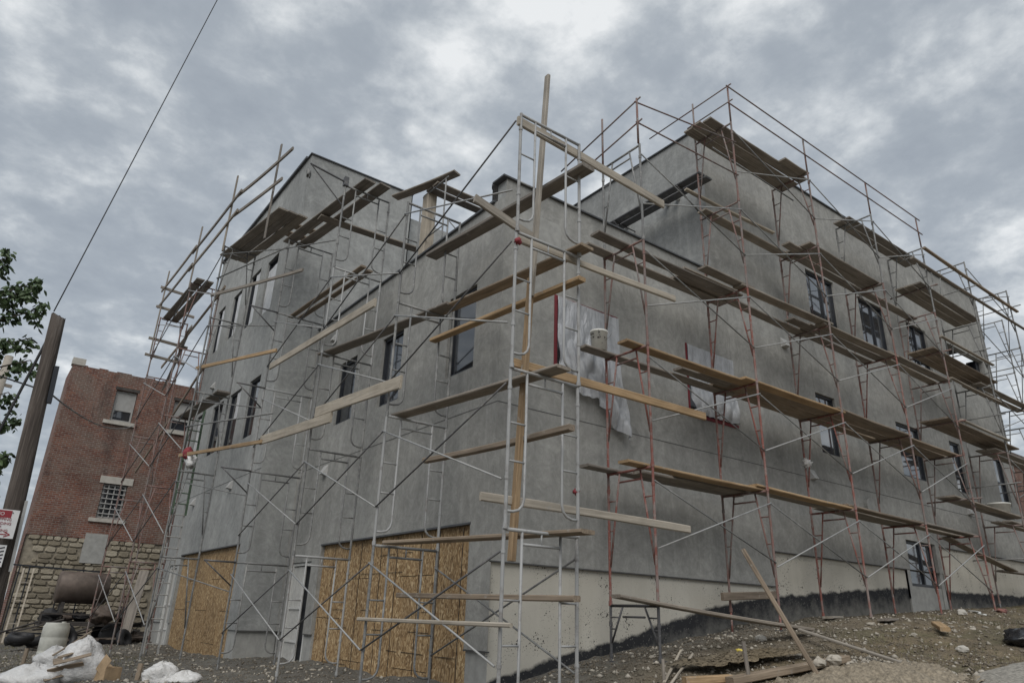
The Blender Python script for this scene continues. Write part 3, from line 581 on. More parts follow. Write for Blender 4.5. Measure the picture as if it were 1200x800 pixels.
# white slatted doors
def slat_door(x, y0, y1, z0, z1, leaf):
    MB().box(x+.18, y0, z0, x+.20, y1, z1).build('dark_void_panel', 'frame_dark', bld)  # near-black panel, the unlit inside is put into its colour
    d = MB().box(x+.02, y0, z0, x+.10, y0+.06, z1).box(x+.02, y1-.06, z0, x+.10, y1, z1).box(x+.02, y0+.06, z1-.06, x+.10, y1-.06, z1).build('door', 'white_paint', bld)
    n = 9; a, b = leaf
    for k in range(n): yy = a+(b-a)*(k+.5)/n; MB().box(x+.05, yy-.016, z0+.05, x+.09, yy+.012, z1-.08).build('slat', 'white_paint', d)
    for z in (z0+.55, z0+1.25): MB().box(x+.03, a, z, x+.05, b, z+.05).build('door_rail', 'white_paint', d)
slat_door(0.02, 7.06, 8.29, .3, 2.56, (7.55, 8.22)); slat_door(BX+.02, 15.56, 16.59, .3, 2.71, (15.62, 16.53))
# red window tape and torn plastic sheets
def sheet(pts_top, drop, name, amp=.05, nx=26, nz=20, ragged=.0, y=-.05):
    (x0, z0), (x1, z1) = pts_top; mb = MB(); g = np.random.default_rng(int(abs(x0)*100)+3)
    for i in range(nx+1):
        s = i/nx; bt = drop(s)+.03*math.sin(s*40)*(drop(1) < 5)
        for j in range(nz+1):
            t = j/nz; z = (z0+(z1-z0)*s)*(1-t)+bt*t
            f = math.sin(s*17+t*5)*.5+math.sin(s*31-t*9+1)*.3+math.sin((s+t)*11)*.4
            mb.v.append((x0+(x1-x0)*s+.012*math.sin(t*9)*t+.16*s*t*t*(drop(1) < 5), y+.02-amp*(.25+abs(f))*(.12+min(1, 1.2*t*t)), z))
    mb.f = [(i*(nz+1)+j, (i+1)*(nz+1)+j, (i+1)*(nz+1)+j+1, i*(nz+1)+j+1) for i in range(nx) for j in range(nz)]
    return mb.build(name, 'plastic_sheet', None, True)
o = sheet(((1.225, 7.03), (2.76, 7.0)), lambda s: 5.35-.25*s-.55*max(0, s-.45)*1.9+.06*math.sin(s*14), 'plastic_sheet', .17, 60, 40)
tag(o, 'torn clear plastic sheet hanging below the red-taped window nearest the building corner', 'plastic sheet')
o = sheet(((4.79, 7.02), (6.32, 7.0)), lambda s: 5.52, 'plastic_sheet', .09, 50, 30)
tag(o, 'plastic sheet over the red-silled window behind the middle of the second bay', 'plastic sheet')
def tape(segs, label):
    mb = MB()
    for x0, z0, x1, z1 in segs: mb.box(x0, -.022, z0, x1, -.003, z1)
    tag(mb.build('red_tape', 'red_tape'), label, 'tape')
tape([(1.17, 5.6, 1.235, 7.05), (1.236, 7.02, 2.76, 7.04)], 'dark red tape strip down the left edge of the torn plastic window')
tape([(4.76, 5.6, 4.80, 7.04), (4.74, 5.46, 6.36, 5.53)], 'dark red tape along the sill of the second plastic-covered window')

# ---------------------------------------------------------------- scaffold frames
MESH = {}
def vframe_meshes(H, Wd, mat):
    k = ('v', round(H, 2), round(Wd, 2), mat)
    if k in MESH: return MESH[k]
    r = .022
    led = MB().tube((0, 0, H), (0, -Wd, H), r).tube((0, -.27*Wd, H-.16), (0, -.73*Wd, H-.16), .016).mesh('frame', mat, True)
    leg = MB().path([(0, 0, 0), (0, 0, .001), (0, 0, .07), (0, 0, .071), (0, 0, H-.30), (0, 0, H-.299), (0, 0, H-.24), (0, 0, H-.239), (0, 0, H+.03)], [.031, .031, .031, r, r, .029, .029, r, r]).mesh('leg', mat, False)
    def vb(s):
        a = Vector((0, -.27*Wd*s, H-.01)); b = Vector((0, -.02*s, .28*H)); m = MB().tube(a, b, .016)
        for t in (.30, .62): p = a.lerp(b, t); m.tube(p, (0, 0, p.z), .012, 6)
        return m.mesh('brace', mat, True)
    MESH[k] = (led, leg, vb(1), vb(-1)); return MESH[k]
def lframe_meshes(H, Wd, mat):
    k = ('l', round(H, 2), round(Wd, 2), mat)
    if k in MESH: return MESH[k]
    r = .022; o = .26
    led = MB().tube((0, 0, H), (Wd, 0, H), r).tube((o, 0, H-.15), (Wd-o, 0, H-.15), .017).tube((Wd/2, 0, H), (Wd/2, 0, H-.15), .012, 6).mesh('frame', mat, True)
    leg = MB().path([(0, 0, 0), (0, 0, .001), (0, 0, .06), (0, 0, .061), (0, 0, .56), (0, 0, .561), (0, 0, .60), (0, 0, .601), (0, 0, H-.27), (0, 0, H-.269), (0, 0, H-.23), (0, 0, H-.229), (0, 0, H+.02)], [.030, .030, .030, r, r, .029, .029, r, r, .029, .029, r, r]).mesh('leg', mat, False)
    def lad(s):
        pts = [(s*o, 0, H-.01), (s*o, 0, .36)]+[(s*(o-.16+.16*math.cos(a)), 0, .36-.16*math.sin(a)) for a in (.5, 1.0, 1.57)]+[(0, 0, .20)]
        m = MB().path(pts, .017)
        for z in (.78, 1.24): m.tube((0, 0, z), (s*o, 0, z), .013, 6)
        return m.mesh('ladder', mat, True)
    MESH[k] = (led, leg, lad(1), lad(-1)); return MESH[k]
def vframe(par, x, y_in, y_out, z0, z1, mat, jx=0):
    led, leg, b0, b1 = vframe_meshes(z1-z0, y_in-y_out, mat)
    f = put('frame', led, par, (x+jx, y_in, z0)); put('leg', leg, f); put('leg', leg, f, (0, y_out-y_in, 0)); put('brace', b0, f); put('brace', b1, f, (0, y_out-y_in, 0)); return f
def vframe_x(par, y, x_in, x_out, z0, z1, mat):
    led, leg, b0, b1 = vframe_meshes(z1-z0, x_in-x_out, mat)
    f = put('frame', led, par, (x_in, y, z0), (0, 0, -math.pi/2)); put('leg', leg, f); put('leg', leg, f, (0, x_out-x_in, 0)); put('brace', b0, f); put('brace', b1, f, (0, x_out-x_in, 0)); return f
def lframe(par, y, x_out, x_in, z0, z1, mat):
    led, leg, b0, b1 = lframe_meshes(z1-z0, x_in-x_out, mat)
    f = put('frame', led, par, (x_out, y, z0)); put('leg', leg, f); put('leg', leg, f, (x_in-x_out, 0, 0)); put('ladder', b0, f); put('ladder', b1, f, (x_in-x_out, 0, 0)); return f
def xbrace(par, a, b, za, zb, mat='steel_light', off=(0, 0, 0), which=(1, 1), mat2=None):
    a, b, off = Vector(a), Vector(b), Vector(off); n = 0
    if which[0]: MB().tube((a.x, a.y, za[0]), (b.x, b.y, zb[1]), .0135, 6).build('cross_brace', mat, par, True)
    if which[1]: MB().tube(Vector((a.x, a.y, za[1]))+off, Vector((b.x, b.y, zb[0]))+off, .0135, 6).build('cross_brace', mat2 or mat, par, True)

# --- long red scaffold on the right facade
YI, YO = -.40, -1.40
RP = [2.07, 5.10, 8.12, 11.13, 14.0]; RL = [1.75, 3.82, 5.88, 7.92, 9.97, 12.02]
red = thing('frame_scaffold', 'tall red tube scaffold along the long right-hand facade', 'scaffold', (0, 0, 0))
def foot(par, x, y, z_top, mat):
    z = gz(x, y)-.03
    if z < z_top-.02:
        MB().tube((x, y, z), (x, y, z_top+.01), .019).build('leg', mat, par, True)
    MB().box(x-.07, y-.07, z+.005, x+.07, y+.07, z+.035).build('base_plate', 'steel_dark', par)
cols = {0: ['steel_dark', 'steel_red', 'steel_red', 'steel_dull', 'steel_grey'], 1: ['x', 'steel_dull', 'steel_red', 'steel_red', 'steel_dull', 'steel_dull'], 2: ['x', 'steel_red', 'steel_red', 'steel_dull', 'steel_dull', 'steel_dull'], 3: ['x', 'steel_red', 'steel_dull', 'steel_red', 'steel_dull', 'steel_grey'], 4: ['x', 'steel_red', 'steel_dull', 'steel_dull', 'steel_dull', 'steel_grey']}
for i, x in enumerate(RP):
    tops = RL[:5] if i == 0 else RL[1:]
    for k, zt in enumerate(RL):
        if zt not in tops: continue
        zb = RL[k-1] if k else 1.03
        if k == 0: zb = 1.0
        vframe(red, x, YI, YO, zb, zt, cols[i][k] if not (k == 0) else 'steel_dark')
    zb = 1.0 if i == 0 else RL[0]
    for y in (YI, YO): foot(red, x, y, zb, 'steel_dark' if i == 0 else 'steel_red')
for i in range(4):
    for k in range(1, 6):
        zt = RL[k]
        if i == 0 and k == 5: continue
        lo = zt-1.32 if k > 1 or i > 0 else zt-1.25
        xbrace(red, (RP[i], YO-.03, 0), (RP[i+1], YO-.03, 0), (zt-.22, lo), (zt-.22, lo), 'steel_grey', (0, -.02, 0), (1, 1), 'steel_brace_lit')  # one diagonal gets paler steel, its sunlit tone put into the colour
MB().tube((RP[0], YI, 1.75), (RP[0], YO, 1.75), .022).build('ledger', 'steel_dark', red, True)
gr = lambda a, b, m='steel_dull', r=.017: MB().tube(a, b, r, 6).build('guard_rail', m, red, True)
gp = lambda x, y, z0, z1, m='steel_dull': MB().tube((x, y, z0), (x, y, z1), .021).build('guard_post', m, red, True)
gp(2.04, YO, 10.0, 11.06); gp(2.07, YI, 10.0, 11.2)
for x in RP[1:]: gp(x, YO, 12.05, 13.06)
gp(RP[1], YI, 12.05, 13.2)
for a, b in zip(RP[1:-1], RP[2:]): gr((a-.1, YO-.04, 13.0), (b+.15, YO-.04, 13.0)); gr((a-.1, YO-.04, 12.52), (b+.15, YO-.04, 12.52))
gr((1.98, YO, 10.95), (5.15, YO-.04, 11.50)); gr((2.0, YO, 10.48), (5.12, YO-.04, 10.62))
gr((2.04, YO-.1, 11.03), (2.07, .9, 10.62)); gr((2.06, YO-.1, 10.52), (2.07, .9, 10.14))
gr((5.1, YO-.1, 13.06), (5.1, 1.0, 13.02)); gr((5.1, YO-.1, 12.62), (5.1, -.2, 12.60))
for zq in (10.80, 8.80, 6.80, 4.76): MB().tube((14.06, -.25, zq), (14.06, -1.6, zq), .021).build('putlog', 'steel_dull', red, True)
gr((4.9, -1.0, 11.5), (6.9, -1.62, 10.62), 'steel_grey')
# --- grey scaffold at the far right end
far = thing('frame_scaffold', 'grey tube scaffold wrapping the far right end of the building', 'scaffold')
FL = [2.35, 4.4, 6.45, 8.45, 10.5, 12.6]
for x in (17.05, 20.3):
    for a, b in zip(FL[:-1], FL[1:]): vframe(far, x, YI, YO, a, b, 'steel_dull' if a < 6 else 'steel_grey')
    for y in (YI, YO): foot(far, x, y, 2.35, 'steel_grey')
for zt in FL[1:]:
    xbrace(far, (17.05, YO-.03, 0), (20.3, YO-.03, 0), (zt-.22, zt-1.3), (zt-.22, zt-1.3), 'steel_grey', (0, -.02, 0))
    MB().tube((17.0, -1.6, zt-.9), (17.0, .6, zt-.9), .018, 6).build('ledger', 'steel_grey', far, True); MB().tube((20.35, -1.7, zt-.6), (20.35, 1.2, zt-.6), .018, 6).build('ledger', 'steel_grey', far, True)
for a, b in zip(FL[:-1], FL[1:]): vframe(far, 22.9, .7, -.3, a, b, 'steel_grey'); MB().tube((20.3, YO, b-.2), (22.9, -.3, b-1.3), .0135, 6).build('cross_brace', 'steel_grey', far, True)
# --- silver ladder-frame scaffold on the left facade
XO, XI = -1.50, -.40
LP = [-2.35, .90, 4.15, 7.40]; LL = [.45, 2.45, 4.43, 6.40, 8.36, 10.41]
silver = thing('frame_scaffold', 'silver ladder-frame scaffold around the near corner and left facade', 'scaffold')
for i, y in enumerate(LP):
    xo = XO if i < 3 else -1.58
    for k in range(1, 5 if i < 2 else 6):
        dz = -.06*(k-1) if i == 0 else 0; dz0 = -.06*(k-2) if i == 0 and k > 1 else 0
        lframe(silver, y-.02*k*(i == 0), xo, XI, LL[k-1]+dz0, LL[k]+dz, 'steel_light' if i in (0,) else ('steel_grey' if (i+k) % 3 else 'steel_light'))
    for x in (xo, XI): foot(silver, x, y, LL[0], 'steel_grey')
for i in range(3):
    for k in range(1, 5):
        zt = LL[k]; A = (XO-.03, LP[i]); B = (XO-.03 if i < 2 else -1.61, LP[i+1])
        xbrace(silver, (*A, 0), (*B, 0), (zt-.25, zt-1.42), (zt-.25, zt-1.42), 'steel_dark', (-.02, 0, 0), (1, 1), 'steel_brace_lit')  # lit and shaded diagonals painted as pale and dark steel
xbrace(silver, (XI, LP[0], 0), (XI, LP[1], 0), (2.2, .95), (2.2, .95), 'steel_grey', (-.02, 0, 0))
xbrace(silver, (XO-.03, LP[2], 0), (-1.61, LP[3], 0), (10.15, 9.0), (10.15, 9.0), 'steel_grey', (-.02, 0, 0), (0, 1))
for zt in LL[1:5]:
    MB().tube((-1.58, 7.38, zt), (-2.24, 7.38, zt), .02).tube((-2.22, 7.38, zt), (-1.60, 7.38, zt-.48), .015, 6).build('side_bracket', 'steel_dark', silver, True)
b0 = MB().tube((XO, 4.15, 10.50), (XO-.85, 4.15, 10.62), .022).tube((XO-.82, 4.15, 10.6), (XO-.02, 4.15, 9.9), .014, 6).box(XO-.05, 4.10, 10.40, XO+.05, 4.20, 10.62).build('hoist_arm', 'steel_dark', silver)
# --- V-frame scaffold on the projecting left block
vs = thing('frame_scaffold', 'dark tube scaffold on the projecting left block by the brick building', 'scaffold')
DL_ = [.45, 2.6, 4.63, 6.67, 8.75, 10.9]; DP = [(9.85, -2.60, -1.75), (13.0, -2.72, -1.86), (16.7, -2.85, -1.95)]
for i, (y, xo, xi) in enumerate(DP):
    for a, b in zip(DL_[:-1], DL_[1:]): vframe_x(vs, y, xi, xo, a, b, 'steel_dull' if i else 'steel_grey')
    for x in (xi, xo): foot(vs, x, y, .45, 'steel_grey')
for (ya, xa, _), (yb, xb, _) in zip(DP[:-1], DP[1:]):
    for zt in DL_[1:]: xbrace(vs, (xa-.03, ya, 0), (xb-.03, yb, 0), (zt-.25, zt-1.5), (zt-.25, zt-1.5), 'steel_dark', (-.02, 0, 0), (1, 1), 'steel_light')  # diagonals again split into a sunlit and a shaded steel colour
for zt in DL_[1:]: MB().tube((-2.63, 9.85, zt-.25), (-1.61, 7.40, zt-.75), .0135, 6).build('cross_brace', 'steel_grey', vs, True)
# --- loose frame on the low roof
rf = thing('roof_trestle', 'small pipe trestle standing on the low roof beside the pale post', 'trestle')
for x in (.75, 2.55): MB().tube((x, 3.6, 8.2), (x, 3.6, 11.3), .02).tube((x, 4.6, 8.2), (x, 4.6, 11.3), .02).tube((x, 3.5, 11.3), (x, 4.7, 11.3), .02).tube((x, 3.6, 10.0), (x, 4.6, 10.0), .016).build('frame', 'steel_grey', rf, True)
MB().tube((.75, 3.6, 10.3), (2.55, 3.6, 9.0), .014, 6).build('cross_brace', 'steel_grey', rf, True)

# ---------------------------------------------------------------- planks and boards
SEEN = {}
def plank(p0, p1, w, t, label, mat='plank_grey', roll=0.0, cat='plank', name='scaffold_plank', sag=None, group=None):
    p0, p1 = Vector(p0), Vector(p1); L = (p1-p0).length; d = (p1-p0).normalized(); sd = Vector((0, 0, 1)).cross(d)
    if sd.length < 1e-3: sd = Vector((0, 1, 0))
    sd.normalize(); up = d.cross(sd); R = Matrix.Rotation(roll, 3, d); sd = R @ sd; up = R @ up
    mb = MB(); n = 8; s = random.uniform(.0, .018) if sag is None else sag; tw = random.uniform(-.02, .02); bow = random.uniform(-.012, .012)
    c = min(.012, t*.25)
    for i in range(n+1):
        f = i/n; x = (f-.5)*L; zc = -s*math.sin(math.pi*f)*min(1, L/3); a = tw*(f-.5)*2; yc = bow*math.sin(math.pi*f)
        e = random.uniform(-.004, .004)
        for yy, z2 in ((-w/2+c, -t/2), (w/2-c, -t/2), (w/2+e, -t/2+c), (w/2+e, t/2-c), (w/2-c, t/2), (-w/2+c, t/2), (-w/2-e, t/2-c), (-w/2-e, -t/2+c)):
            mb.v.append((x, yy*math.cos(a)-z2*math.sin(a)+yc, yy*math.sin(a)+z2*math.cos(a)+zc))
    for i in range(n):
        for j in range(8): a = i*8+j; b = i*8+(j+1) % 8; mb.f.append((a, a+8, b+8, b))
    mb.f += [tuple(range(8)), tuple(n*8+j for j in reversed(range(8)))]
    o = mb.build(name, mat); m4 = Matrix.Identity(4)
    for r_ in range(3): m4[r_][0] = d[r_]; m4[r_][1] = sd[r_]; m4[r_][2] = up[r_]; m4[r_][3] = (p0[r_]+p1[r_])/2
    o.matrix_world = m4
    SEEN[label] = SEEN.get(label, 0)+1
    return tag(o, label, cat, group)
BAY = ['nearest bay', 'second bay', 'third bay', 'fourth bay']; LEV = ['bottom lift', 'lowest deck', 'second deck', 'third deck', 'fourth deck', 'top deck']
ROW = ['wall-side', 'inner middle', 'outer middle', 'outermost']
def rp(lev, bay, y, x0, x1, what=None, dz0=0.0, dz1=0.0, mat='plank_grey', w=.235, t=.045):
    z = RL[lev]+.022+t/2; row = ROW[min(3, int((-y-.4)/.26))]
    lab = f'{what or "weathered"} plank, {row}, on the {LEV[lev]} of the red scaffold, {BAY[bay]}'
    plank((x0, y, z+dz0), (x1, y+random.uniform(-.03, .03), z+dz1), w, t, lab, mat)
# lowest deck (z 3.82)
rp(1, 0, -.52, 1.40, 5.42); rp(1, 0, -1.20, 1.62, 5.30, 'yellow-edged', mat='plank_new'); rp(1, 0, -.90, 3.15, 5.35, 'short bowed', .05, .05); rp(1, 0, -.76, 2.4, 5.2, 'grey')
rp(1, 1, -1.22, 4.90, 8.30, 'yellow-edged', .05, 0, 'plank_new'); rp(1, 1, -.95, 4.95, 8.25, 'grey', .05, 0)
rp(1, 2, -1.22, 7.95, 11.3, 'yellowish', .05, 0, 'plank_brown'); rp(1, 2, -.95, 8.0, 11.2, 'grey', .05, 0); rp(1, 2, -.68, 7.9, 11.25, 'grey', .05, 0)
rp(1, 3, -1.15, 10.95, 14.15, 'grey', .05, 0); rp(1, 3, -.85, 10.9, 14.1, 'grey', .05, 0)
# second deck (5.88)
rp(2, 0, -.52, 1.36, 5.45, 'bucket-carrying'); rp(2, 0, -1.17, 1.70, 5.35, 'yellow-brown', mat='plank_new'); rp(2, 0, -.78, 3.55, 5.42, 'short overlapping', .05, .05); rp(2, 0, -1.03, 4.0, 5.40, 'short dark overlapping', .05, .05)
for y, wh in ((-.55, 'grey'), (-.80, 'grey'), (-1.05, 'grey'), (-1.29, 'yellow-edged')): rp(2, 1, y, 4.75, 8.28, wh, .05 if y > -1.2 else .0, 0, 'plank_new' if y < -1.2 else 'plank_brown')
for y, wh in ((-.55, 'brownish'), (-.80, 'brownish'), (-1.05, 'brownish'), (-1.29, 'pale-edged')): rp(2, 2, y, 8.0, 11.25, wh, .05, 0, 'plank_brown')
for y, wh in ((-.60, 'brownish'), (-.85, 'brownish'), (-1.10, 'pale-edged')): rp(2, 3, y, 10.95, 14.15, wh, .05, 0, 'plank_brown')
# third deck (7.92)
rp(3, 0, -.52, 1.45, 5.45, 'grey'); rp(3, 0, -.95, 1.30, 5.40, 'grey'); rp(3, 0, -.66, 3.75, 5.50, 'short dark overlapping', .05, .05); rp(3, 0, -1.27, 3.85, 5.38, 'short round-ended overlapping', .05, .05); rp(3, 0, -.95, 3.6, 5.3, 'short dark overlapping', .05, .05)
rp(3, 1, -1.28, 4.95, 8.30, 'grey', .0, .05); rp(3, 1, -.66, 4.30, 8.32, 'grey', .1, .0); rp(3, 1, -.92, 7.3, 8.5, 'short grey', .05, .05)
rp(3, 2, -1.26, 7.95, 11.30, 'grey'); rp(3, 2, -.97, 7.9, 11.2, 'grey', .05, 0); rp(3, 2, -.68, 7.95, 11.25, 'grey', .05, 0)
rp(3, 3, -1.27, 10.9, 14.2, 'grey', .05, 0); rp(3, 3, -1.0, 10.95, 14.1, 'grey', .05, 0)
# fourth deck (9.97)
rp(4, 1, -.62, 4.85, 8.32, 'grey'); rp(4, 1, -.95, 7.5, 8.45, 'short grey', .0, .0)
for y in (-.70, -.95, -1.20): rp(4, 2, y, 7.95, 11.30, 'grey', .05, 0)
rp(4, 3, -.70, 10.9, 14.2, 'grey', .05, 0)
# top deck (12.02)
for y in (-.60, -.85, -1.10): rp(5, 1, y, 4.55+random.uniform(-.05, .1), 8.40, 'dark')
rp(5, 1, -1.28, 7.2, 8.2, 'short dark', .0, 0)
for y in (-.60, -.85): rp(5, 3, y, 10.85, 14.9, 'dark')
# half-level decks at the far end
for z, nm, e in ((10.82, 'highest', 17.6), (8.82, 'second highest', 17.9), (6.82, 'second lowest', 18.4), (4.78, 'lowest', 18.2)):
    for k, y in enumerate((-.70, -.95, -1.20) if z > 5 else (-.75, -1.0)):
        plank((13.7, y, z+.045), (e, y+.02, z-.04), .235, .045, f'{["wall-side", "middle", "outer"][k]} plank of the {nm} half-level deck beyond the fifth red post', 'plank_brown' if z in (8.82, 6.82) else 'plank_grey')
for z, nm in ((8.5, 'upper'), (6.5, 'middle'), (4.45, 'lower')):
    for k, y in enumerate((-.8, -1.1)): plank((16.8, y, z+.05), (20.9, y, z+.04), .235, .045, f'{["inner", "outer"][k]} grey plank of the {nm} deck on the far-end grey scaffold')
plank((13.6, -.75, 3.80), (17.5, -.75, 3.22), .235, .045, 'grey plank sloping down past the doorway to the far-end scaffold')
plank((16.9, -.6, 3.2), (20.8, -.6, 3.25), .235, .045, 'low plank on short trestles at the far right end of the wall')
plank((14.0, -1.46, 12.02), (20.7, -1.46, 11.92), .10, .06, 'long brown pole used as upper rail across the far-end scaffold', 'plank_brown', cat='rail', name='rail_pole')
plank((13.0, -1.48, 11.33), (21.2, -1.48, 11.32), .09, .05, 'long grey pole used as lower rail across the far-end scaffold', 'plank_grey', cat='rail', name='rail_pole')
plank((13.9, -1.47, 9.2), (17.3, -1.47, 9.15), .09, .05, 'pale board rail in front of the open loggia', 'plank_pale', cat='rail', name='rail_board')
plank((14.0, -1.47, 8.0), (17.2, -1.47, 7.95), .09, .05, 'grey board rail under the loggia at the fifth red post', 'plank_grey', cat='rail', name='rail_board')
plank((14.1, -1.47, 6.85), (17.2, -1.47, 6.80), .09, .05, 'pale board rail above the narrow tall window at far right', 'plank_pale', cat='rail', name='rail_board')
plank((5.0, -.10, 10.9), (7.7, -.55, 10.55), .10, .05, 'pale board propped against the tall block just under its top deck', 'plank_pale', cat='board', name='loose_board')
# deck along the side face of the tall block
for k, x in enumerate((5.18, 5.44)): plank((x, -.45, 11.22), (x, 2.75, 11.22), .22, .05, f'{["outer", "inner"][k]} dark metal plank along the side face of the tall block', 'steel_dark')
rk = thing('wall_bracket', 'pair of small steel brackets holding the deck on the tall block side', 'bracket')
for y in (.2, 2.3): MB().tube((5.84, y, 11.17), (5.05, y, 11.17), .018, 6).tube((5.84, y, 10.75), (5.1, y, 11.15), .014, 6).build('arm', 'steel_dark', rk, True)
# left scaffold boards
plank((-.72, 1.15, 6.47), (-.42, -2.62, 6.36), .25, .045, 'brown plank above the corner window on the silver scaffold', 'plank_brown')
plank((-1.37, 4.45, 6.47), (-.72, .45, 6.44), .25, .045, 'grey plank on the silver scaffold passing above the middle left window', 'plank_grey')
plank((-.75, .95, 5.92), (-.5, -2.60, 5.84), .14, .065, 'orange-brown timber crossing the corner window', 'plank_new', cat='timber', name='timber')
plank((-1.24, 1.05, 4.50), (-.94, -2.74, 4.42), .25, .045, 'grey-brown plank on the silver scaffold below the corner window', 'plank_grey')
plank((-1.0, .45, 3.72), (-.86, -2.80, 3.66), .11, .075, 'rough brown timber tied across the silver frames at mid height', 'plank_brown', cat='timber', name='timber')
plank((-1.28, .85, 2.50), (-.66, -2.86, 2.46), .25, .05, 'red-brown plank on the first lift of the corner frames', 'plank_brown')
plank((-.95, 1.0, 1.78), (-.62, -2.62, 1.74), .12, .07, 'red-brown timber across the corner frames at knee-rail height', 'plank_brown', cat='timber', name='timber')
plank((XO-.05, 1.05, 1.43), (XO-.05, -2.63, 1.44), .05, .05, 'cement-splashed pale board across the corner frames below the timber', 'plank_pale', cat='board', name='loose_board')
plank((-1.60, 6.95, 5.06), (-1.60, 2.95, 4.80), .20, .045, 'pale board on edge beside the garage pier, lower left one', 'plank_pale', math.pi/2, 'board', 'edge_board')
plank((-1.60, 3.75, 5.05), (-1.60, .32, 4.83), .21, .045, 'pale board on edge crossing the middle left windows', 'plank_pale', math.pi/2, 'board', 'edge_board')
plank((-1.62, 7.10, 6.86), (-1.60, 1.60, 6.62), .16, .045, 'long pale board on edge high on the silver scaffold', 'plank_pale', math.pi/2, 'board', 'edge_board')
plank((-1.18, 7.60, 8.42), (-.98, 3.80, 8.42), .13, .045, 'left one of two narrow brown boards high on the silver scaffold', 'plank_brown')
plank((-.98, 7.55, 8.42), (-.78, 3.90, 8.42), .13, .045, 'right one of two narrow brown boards high on the silver scaffold', 'plank_brown')
plank((-1.53, 7.70, 10.48), (-1.11, 3.70, 10.48), .27, .045, 'left wide plank of the platform beside the hoist arm', 'plank_grey')
plank((-1.19, 7.70, 10.48), (-.76, 3.65, 10.48), .27, .045, 'right wide plank of the platform beside the hoist arm', 'plank_grey')
plank((-1.45, 5.75, 10.38), (1.25, 5.65, 10.38), .26, .045, 'grey plank bridging from the hoist platform to the low roof', 'plank_grey')
for k, x in enumerate((-2.42, -2.16, -1.90)): plank((x, 10.6, 10.97), (x+.45, 7.0, 10.99), .25, .045, f'{["outer", "middle", "inner"][k]} dark plank of the high platform at the left block corner', 'plank_grey')
for k, y in enumerate((7.75, 8.25)): plank((-2.1, y, 11.04), (-.75, y-.05, 11.04), .27, .045, f'{["near", "far"][k]} short brown plank lying across the left block corner platform', 'plank_brown')
for k, x in enumerate((-2.55, -2.28)): plank((x-.1, 16.9, 10.95), (x, 12.6, 10.95), .24, .045, f'{["outer", "inner"][k]} dark plank of the far high deck on the left block', 'plank_grey')
for k, x in enumerate((-2.1, -1.95)): plank((x-.1, 13.3, 6.72), (x+.05, 9.5, 6.72), .2, .045, f'{["outer", "inner"][k]} dark plank beside the row of tall left windows', 'plank_grey')
plank((-2.0, 18.3, 8.9), (-1.95, 16.1, 10.6), .42, .04, 'dark board leaning on the far left frames against the sky', 'plank_grey', math.pi/2.6, 'board', 'leaning_board')
# rails from the left block frames to the ladder frames
for a, b, lab, m in (((-2.64, 10.1, 9.48), (-1.55, 6.05, 9.03), 'grey rail board running below the platform in front of the upper left windows', 'plank_grey'), ((-2.64, 10.1, 7.36), (-1.60, 6.9, 7.22), 'orange-brown rail board between the two rows of left block windows', 'plank_new'), ((-2.64, 9.95, 5.02), (-1.62, 6.75, 5.0), 'orange-brown rail board across the lower left block windows', 'plank_new')):
    plank(a, b, .09, .045, lab, m, math.pi/2, 'rail', 'rail_board')
for a, b in (((-2.64, 9.9, 5.75), (-1.60, 6.4, 5.58)), ((-2.64, 9.85, 9.9), (-1.60, 7.4, 10.2))): MB().tube(a, b, .02).build('guard_rail', 'steel_grey', vs, True)
for x, y, z0, z1, lab in ((-2.22, 7.35, 10.2, 13.05, 'tallest wooden guard post by the left block corner'), (-2.66, 9.75, 10.7, 13.15, 'second wooden guard post left of the block corner'), (-2.78, 12.9, 10.7, 12.85, 'third wooden guard post left of the block corner'), (-2.90, 16.8, 9.6, 12.75, 'leftmost wooden guard post on the far scaffold')):
    plank((x, y, z0), (x, y, z1), .09, .04, lab, 'plank_grey', 0, 'post', 'guard_post_board', 0.0)
for z, nm in ((12.15, 'upper'), (11.52, 'lower')):
    plank((-2.70, 9.2, z), (-2.22, 6.2 if nm == 'upper' else 6.7, z+.12), .10, .045, f'{nm} wooden guard rail nearest the left block corner', 'plank_grey', math.pi/2, 'rail', 'rail_board')
    plank((-2.81, 13.4, z-.04), (-2.68, 8.8, z+.02), .10, .045, f'{nm} wooden guard rail in the middle of the left run', 'plank_grey', math.pi/2, 'rail', 'rail_board')
    plank((-2.94, 17.2, z-.06), (-2.83, 12.9, z-.02), .10, .045, f'{nm} wooden guard rail at the far end of the left run', 'plank_grey', math.pi/2, 'rail', 'rail_board')
for k, z in enumerate((12.1, 11.35, 10.15, 9.55)): plank((-3.05, 16.85, z), (-1.75, 16.9, z-.05), .10, .045, f'{["top", "second", "third", "lowest"][k]} short cross board on the far left scaffold end', 'plank_grey', math.pi/2, 'board', 'cross_board')
plank((-2.05, 19.5, 10.0), (-1.9, 12.2, 10.75), .11, .045, 'long brown board rail sloping along the far left scaffold', 'plank_brown', math.pi/2, 'rail', 'rail_board')
plank((-2.2, 19.0, 5.9), (-1.9, 12.9, 8.3), .10, .045, 'thin brown board slanting across the far left scaffold', 'plank_brown', math.pi/2, 'rail', 'rail_board')
